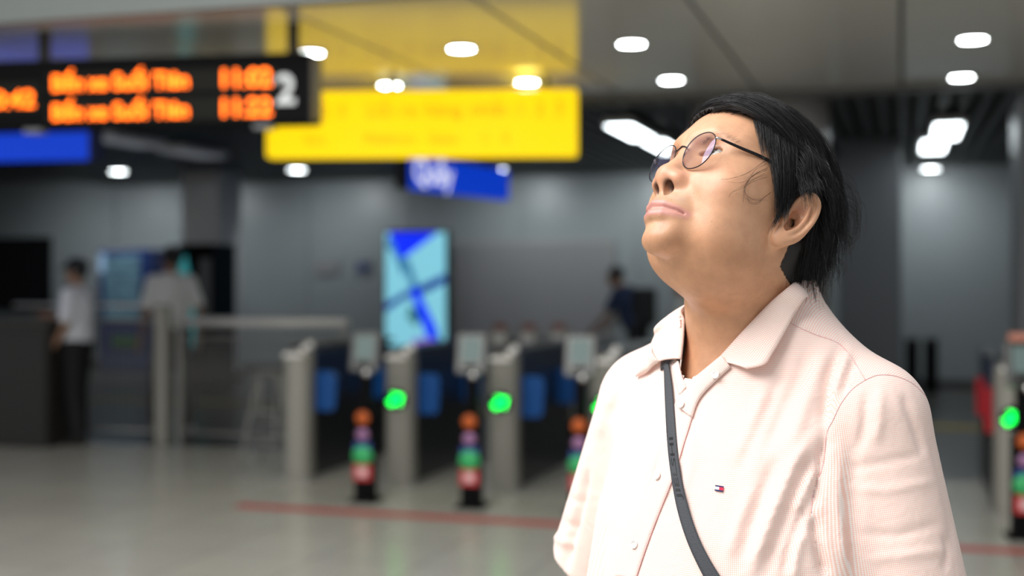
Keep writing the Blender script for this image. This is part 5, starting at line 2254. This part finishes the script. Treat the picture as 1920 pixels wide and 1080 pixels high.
def seam_tube(pts, n, r, parent, off=0.0006):
    L = smooth_line(px_line(pts, n, off), 1)
    o = MB().tube([Vector(v) for v in L], r, 6).build('seam', SEAM, None)
    mesh_into(o, parent)
    o.location = (0, 0, 0)
    return o


seam_tube(SEAM_SLV, 40, 0.0005, shirt, 0.0002)
seam_tube([(1622, 713), (1640, 705), (1660, 703), (1685, 707), (1712, 720), (1735, 742)], 24, 0.0005, shirt, 0.0002)
seam_tube(YOKE, 30, 0.0004, shirt, 0.0002)

# placket with its buttons
PC = [(1303, 712), (1284, 760), (1263, 828), (1241, 895), (1216, 960), (1193, 1022), (1172, 1084)]
pl = [(x - 17, y - 2) for x, y in PC]
pr = [(x + 21, y + 3) for x, y in PC]
A = smooth_line(px_line(pl, 40, 0.0016))
B = smooth_line(px_line(pr, 40, 0.0016))
strip3('placket', A, B, CHECK, shirt, 0.0012)
o = MB().tube([Vector(v) for v in B], 0.0006, 6).build('seam', SEAM, None)
mesh_into(o, shirt)
o.location = (0, 0, 0)
BUTTON = mat('shell_button', (0.86, 0.80, 0.76), rough=0.3, var=0.05, scale=500)
HOLE = mat('button_thread', (0.55, 0.42, 0.38), rough=0.8, var=0.2)


def button(px, py, off):
    p = on_shirt(px, py, off)
    q1 = on_shirt(px + 8, py, off)
    q2 = on_shirt(px, py + 8, off)
    n = (q1 - p).cross(q2 - p).normalized()
    if n.y > 0:
        n = -n
    r = 0.0048
    b = MB().lathe([(r * 0.3, -0.0008), (r * 0.95, -0.0008), (r, 0), (r * 0.93, 0.0011), (r * 0.78, 0.0009), (r * 0.7, 0.0004), (0.0001, 0.0004)], p, 20, n).build('button', BUTTON, None)
    mesh_into(b, shirt)
    b.location = (0, 0, 0)
    return b


for c in [(1346, 706, 0.0062), (1283, 763, 0.0072), (1239, 897, 0.0048), (1193, 1021, 0.0044)]:
    button(*c)

# open collar band edges at the throat
A = smooth_line(px_line([(1356, 668), (1330, 690), (1305, 712), (1290, 735), (1270, 760)], 24, 0.004))
B = smooth_line(px_line([(1372, 690), (1348, 712), (1322, 738), (1308, 760), (1300, 785)], 24, 0.0025))
strip3('front_edge', A, B, CHECK, shirt, 0.0014, puff=0.002)
A = smooth_line(px_line([(1262, 688), (1268, 715), (1276, 742)], 12, 0.0016))
B = smooth_line(px_line([(1275, 678), (1281, 705), (1289, 728)], 12, 0.0030))
strip3('front_edge', A, B, CHECK, shirt, 0.0014)


# collar leaf around the neck: near wing, back, far wing
def neck_pt(px, py, off):
    p = on_bvh(head_bvh, px, py, off)
    return p


def ring(an, r, z):
    """round the nape; an = 0 near side, 1 far side"""
    t = math.pi * an
    return Vector(b2w((-math.cos(t) * r, -0.022 - math.sin(t) * r, z))[0])


top, out = [], []
for (a, b, oa, ob) in [((1345, 678), (1404, 698), 0.004, 0.012), ((1352, 671), (1436, 692), 0.004, 0.016), ((1382, 634), (1449, 672), 0.004, 0.015),
                       ((1412, 598), (1468, 634), 0.004, 0.012), ((1446, 560), (1486, 596), 0.004, 0.010), ((1480, 530), (1506, 562), 0.005, 0.008)]:
    p = neck_pt(a[0], a[1], oa)
    s_ = on_shirt(b[0], b[1], ob)
    if p is None:
        p = on_shirt(a[0], a[1], oa)
    top.append(p)
    out.append(s_ if s_ is not None else PX(b[0], b[1], p.y))
COLLAR_LOG = [(list(w2b(np.array([a], np.float32))[0].round(3)), list(w2b(np.array([b], np.float32))[0].round(3))) for a, b in zip(top, out)]
rt = math.hypot(*w2b(np.array([top[-1]], np.float32))[0][:2] + np.array([0, 0.022]))
for an, zt, zb in ((0.40, 1.500, 1.462), (0.6, 1.505, 1.462), (0.8, 1.495, 1.455)):
    top.append(ring(an, 0.074, zt))
    out.append(ring(an, 0.098, zb))
for (a, da, b, db) in [((1284, 574), 1.560, (1254, 618), 0.012), ((1283, 600), 1.532, (1242, 640), 0.012), ((1281, 635), 1.506, (1235, 662), 0.012), ((1277, 673), 1.488, (1247, 684), 0.010)]:
    top.append(PX(a[0], a[1], da))
    out.append(on_shirt(b[0], b[1], db) or PX(b[0], b[1], da + 0.02))
A = spline([list(v) for v in top], 70)
B = spline([list(v) for v in out], 70)
strip3('collar', A, B, CHECK, shirt, 0.0016, rows=9, puff=0.006)
# inner band that stands up against the neck
A2 = A + (np.array([0, 0, -0.001]))
B2 = []
for a in A:
    q = w2b(np.array([a], np.float32))[0].astype(float)
    q[2] -= 0.026
    c = np.array([0, -0.02])
    v = q[:2] - c
    q[:2] = c + v * 1.03
    B2.append(b2w(q)[0])
strip3('collar_band', A2, B2, CHECK, shirt, 0.0014, rows=5)
# curled far point of the collar
A = spline([list(on_shirt(1238, 661, 0.013)), list(on_shirt(1221, 667, 0.010)), list(on_shirt(1213, 690, 0.007)), list(on_shirt(1198, 704, 0.002))], 16)
B = spline([list(on_shirt(1246, 684, 0.008)), list(on_shirt(1232, 690, 0.006)), list(on_shirt(1218, 700, 0.004)), list(on_shirt(1197, 705, 0.001))], 16)
strip3('collar_point', A, B, CHECK, shirt, 0.0014, puff=0.004)

# small embroidered flag on the chest
FW = mat('flag_white', (0.9, 0.9, 0.9), rough=0.8, var=0.05)
FR = mat('flag_red', (0.75, 0.02, 0.06), rough=0.8, var=0.1)
FN = mat('flag_navy', (0.012, 0.015, 0.09), rough=0.8, var=0.1)


def patch(quad, m, name, off=0.0012):
    V = [on_shirt(x, y, off) for x, y in quad]
    o = raw(name, V, [(0, 1, 2, 3)], m)
    so = o.modifiers.new('thickness', 'SOLIDIFY')
    so.thickness = 0.0006
    mesh_into(o, shirt)
    o.location = (0, 0, 0)


def fl(u, v):      # flag space 0..1 to pixels of the slanted emblem
    return (1341.5 + 15.5 * u + 1.5 * (0.5 - v), 910 + 2.5 * u + 10.5 * v)


patch([fl(0, .25), fl(.5, .25), fl(.5, .75), fl(0, .75)], FW, 'flag_white')
patch([fl(.5, .25), fl(1, .25), fl(1, .75), fl(.5, .75)], FR, 'flag_red')
patch([fl(0, 0), fl(1, 0), fl(1, .25), fl(0, .25)], FN, 'flag_bar')
patch([fl(0, .75), fl(1, .75), fl(1, 1), fl(0, 1)], FN, 'flag_bar')

# trousers, belt line and shoes below the picture
DARK = mat('dark_trousers', (0.03, 0.032, 0.04), rough=0.8, var=0.2)
LEG = {s: [(s * 0.095, 0.0, 0.88), (s * 0.11, 0.02, 0.5), (s * 0.115, 0.0, 0.08)] for s in (-1, 1)}


def trousers_sdf(P):
    q = w2b(P)
    d = ell(q, (0, 0.01, 0.88), (0.18, 0.13, 0.13))
    for s in (-1, 1):
        d = smin(d, chain(q, LEG[s], [0.095, 0.08, 0.07], 0.02), 0.03)
    return np.maximum(np.maximum(d, q[:, 2] - 0.93), 0.045 - q[:, 2])


lo = b2w((0, 0, 0))[0] + [-0.3, -0.3, 0.0]
P3, Q3 = surface_nets(trousers_sdf, lo, lo + [0.6, 0.6, 1.0], 0.012)
mesh_into(np_mesh('trousers', P3, Q3, DARK), man)
for s in (-1, 1):
    def shoe(P):
        q = w2b(P)
        d = smin(ell(q, (s * 0.12, 0.10, 0.03), (0.05, 0.12, 0.05)), ell(q, (s * 0.115, -0.02, 0.05), (0.042, 0.07, 0.06)), 0.03)
        return np.maximum(d, 0.002 - q[:, 2])
    P3, Q3 = surface_nets(shoe, lo, lo + [0.6, 0.6, 0.16], 0.009)
    mesh_into(np_mesh('shoe', P3, Q3, mat('black_shoe', (0.02, 0.018, 0.017), rough=0.35)), man)

# ---------------------------------------------------------------- strap of the shoulder bag across the chest
STRAP = mat('black_webbing', (0.05, 0.054, 0.064), rough=0.7, var=0.35, scale=900, bump=0.4)
PRINT = mat('black_print', (0.006, 0.006, 0.007), rough=0.35, var=0.1)
sl = [(1250, 686), (1250.5, 720), (1252, 760), (1254, 820), (1259, 870), (1266, 920), (1276, 970), (1292, 1020), (1312, 1062), (1326, 1090)]
sr = [(1258, 684), (1264, 720), (1267, 760), (1271, 820), (1276, 870), (1284, 920), (1298, 970), (1316, 1020), (1340, 1062), (1358, 1090)]
SA = smooth_line(px_line(sl, 60, 0.0040), 30)
SB = smooth_line(px_line(sr, 60, 0.0040), 30)
strap = empty('bag_strap', b2w((0, 0.1, 1.2))[0])
tag(strap, 'black webbing bag strap with raised lettering crossing the pink shirt', 'strap')
so = strip3('webbing', SA, SB, STRAP, None, 0.0018, uv=False, rows=5)
mesh_into(so, strap)
# the rest of the strap: over the shoulder, down the back, round to the hip
def over(x, y):
    """point on the shirt straight below (x, y) of the body frame"""
    o_ = Vector(b2w((x, y, 1.7))[0])
    h = shirt_bvh.ray_cast(o_, Vector((0, 0, -1)))
    return np.array(h[0]) + np.array([0, 0, 0.002])


t0 = w2b(np.array([SA[0] * 0.5 + SB[0] * 0.5], np.float32))[0].astype(float)
back = [SA[0] * 0.5 + SB[0] * 0.5, over(0.082, 0.045), over(0.096, 0.005), over(0.096, -0.06)] + [b2w(v)[0] for v in [(0.085, -0.11, 1.39), (0.03, -0.145, 1.25), (-0.08, -0.150, 1.05), (-0.16, -0.12, 0.90)]]
front = [SA[-1] * 0.5 + SB[-1] * 0.5] + [b2w(v)[0] for v in [(-0.13, 0.16, 1.02), (-0.20, 0.06, 0.93), (-0.16, -0.12, 0.90)]]
for L in (back, front):
    C = spline(L, 40)
    T = np.gradient(C, axis=0)
    c0 = b2w((0, 0, 1.2))[0]
    Rr = C - c0
    Rr[:, 2] *= 0.3
    side = np.cross(T, Rr)
    side /= np.linalg.norm(side, axis=1)[:, None]
    ob = strip3('webbing', C - side * 0.0125, C + side * 0.0125, STRAP, None, 0.0018, uv=False, rows=3)
    mesh_into(ob, strap)
# lettering, read from below upwards
cu = bpy.data.curves.new('strap_lettering', 'FONT')
cu.body = 'JIELSHI'
cu.size = 1.0
cu.extrude = 0.0
cu.offset = 0.015
cu.resolution_u = 3
tmp = bpy.data.objects.new('tmp_text', cu)
COL.objects.link(tmp)
bpy.context.view_layer.update()
me = bpy.data.meshes.new_from_object(tmp.evaluated_get(bpy.context.evaluated_depsgraph_get()))
bpy.data.objects.remove(tmp)
co = np.zeros(len(me.vertices) * 3, np.float32)
me.vertices.foreach_get('co', co)
co = co.reshape(-1, 3)
mn, mxx = co.min(0), co.max(0)
u = (co[:, 0] - mn[0]) / (mxx[0] - mn[0])
v = (co[:, 1] - mn[1]) / (mxx[1] - mn[1])
ypix = np.array([y for _, y in spline(sl, 60)])
i_lo = np.interp(938, ypix, np.arange(60))
i_hi = np.interp(824, ypix, np.arange(60))
ii = i_lo + (i_hi - i_lo) * u
lat = 0.80 - 0.62 * v            # across the strap, cap tops towards the left edge
i0 = np.clip(ii.astype(int), 0, 58)
fr = (ii - i0)[:, None]
LA = SA[i0] * (1 - fr) + SA[i0 + 1] * fr
LB = SB[i0] * (1 - fr) + SB[i0 + 1] * fr
pos = LA + (LB - LA) * lat[:, None]
pos += (np.array([0, 0, CAMH]) - pos) / np.linalg.norm(pos - np.array([0, 0, CAMH]), axis=1)[:, None] * 0.0014
me.vertices.foreach_set('co', pos.astype(np.float32).ravel())
me.update()
lt = link_mesh('lettering', me, PRINT)
mesh_into(lt, strap)
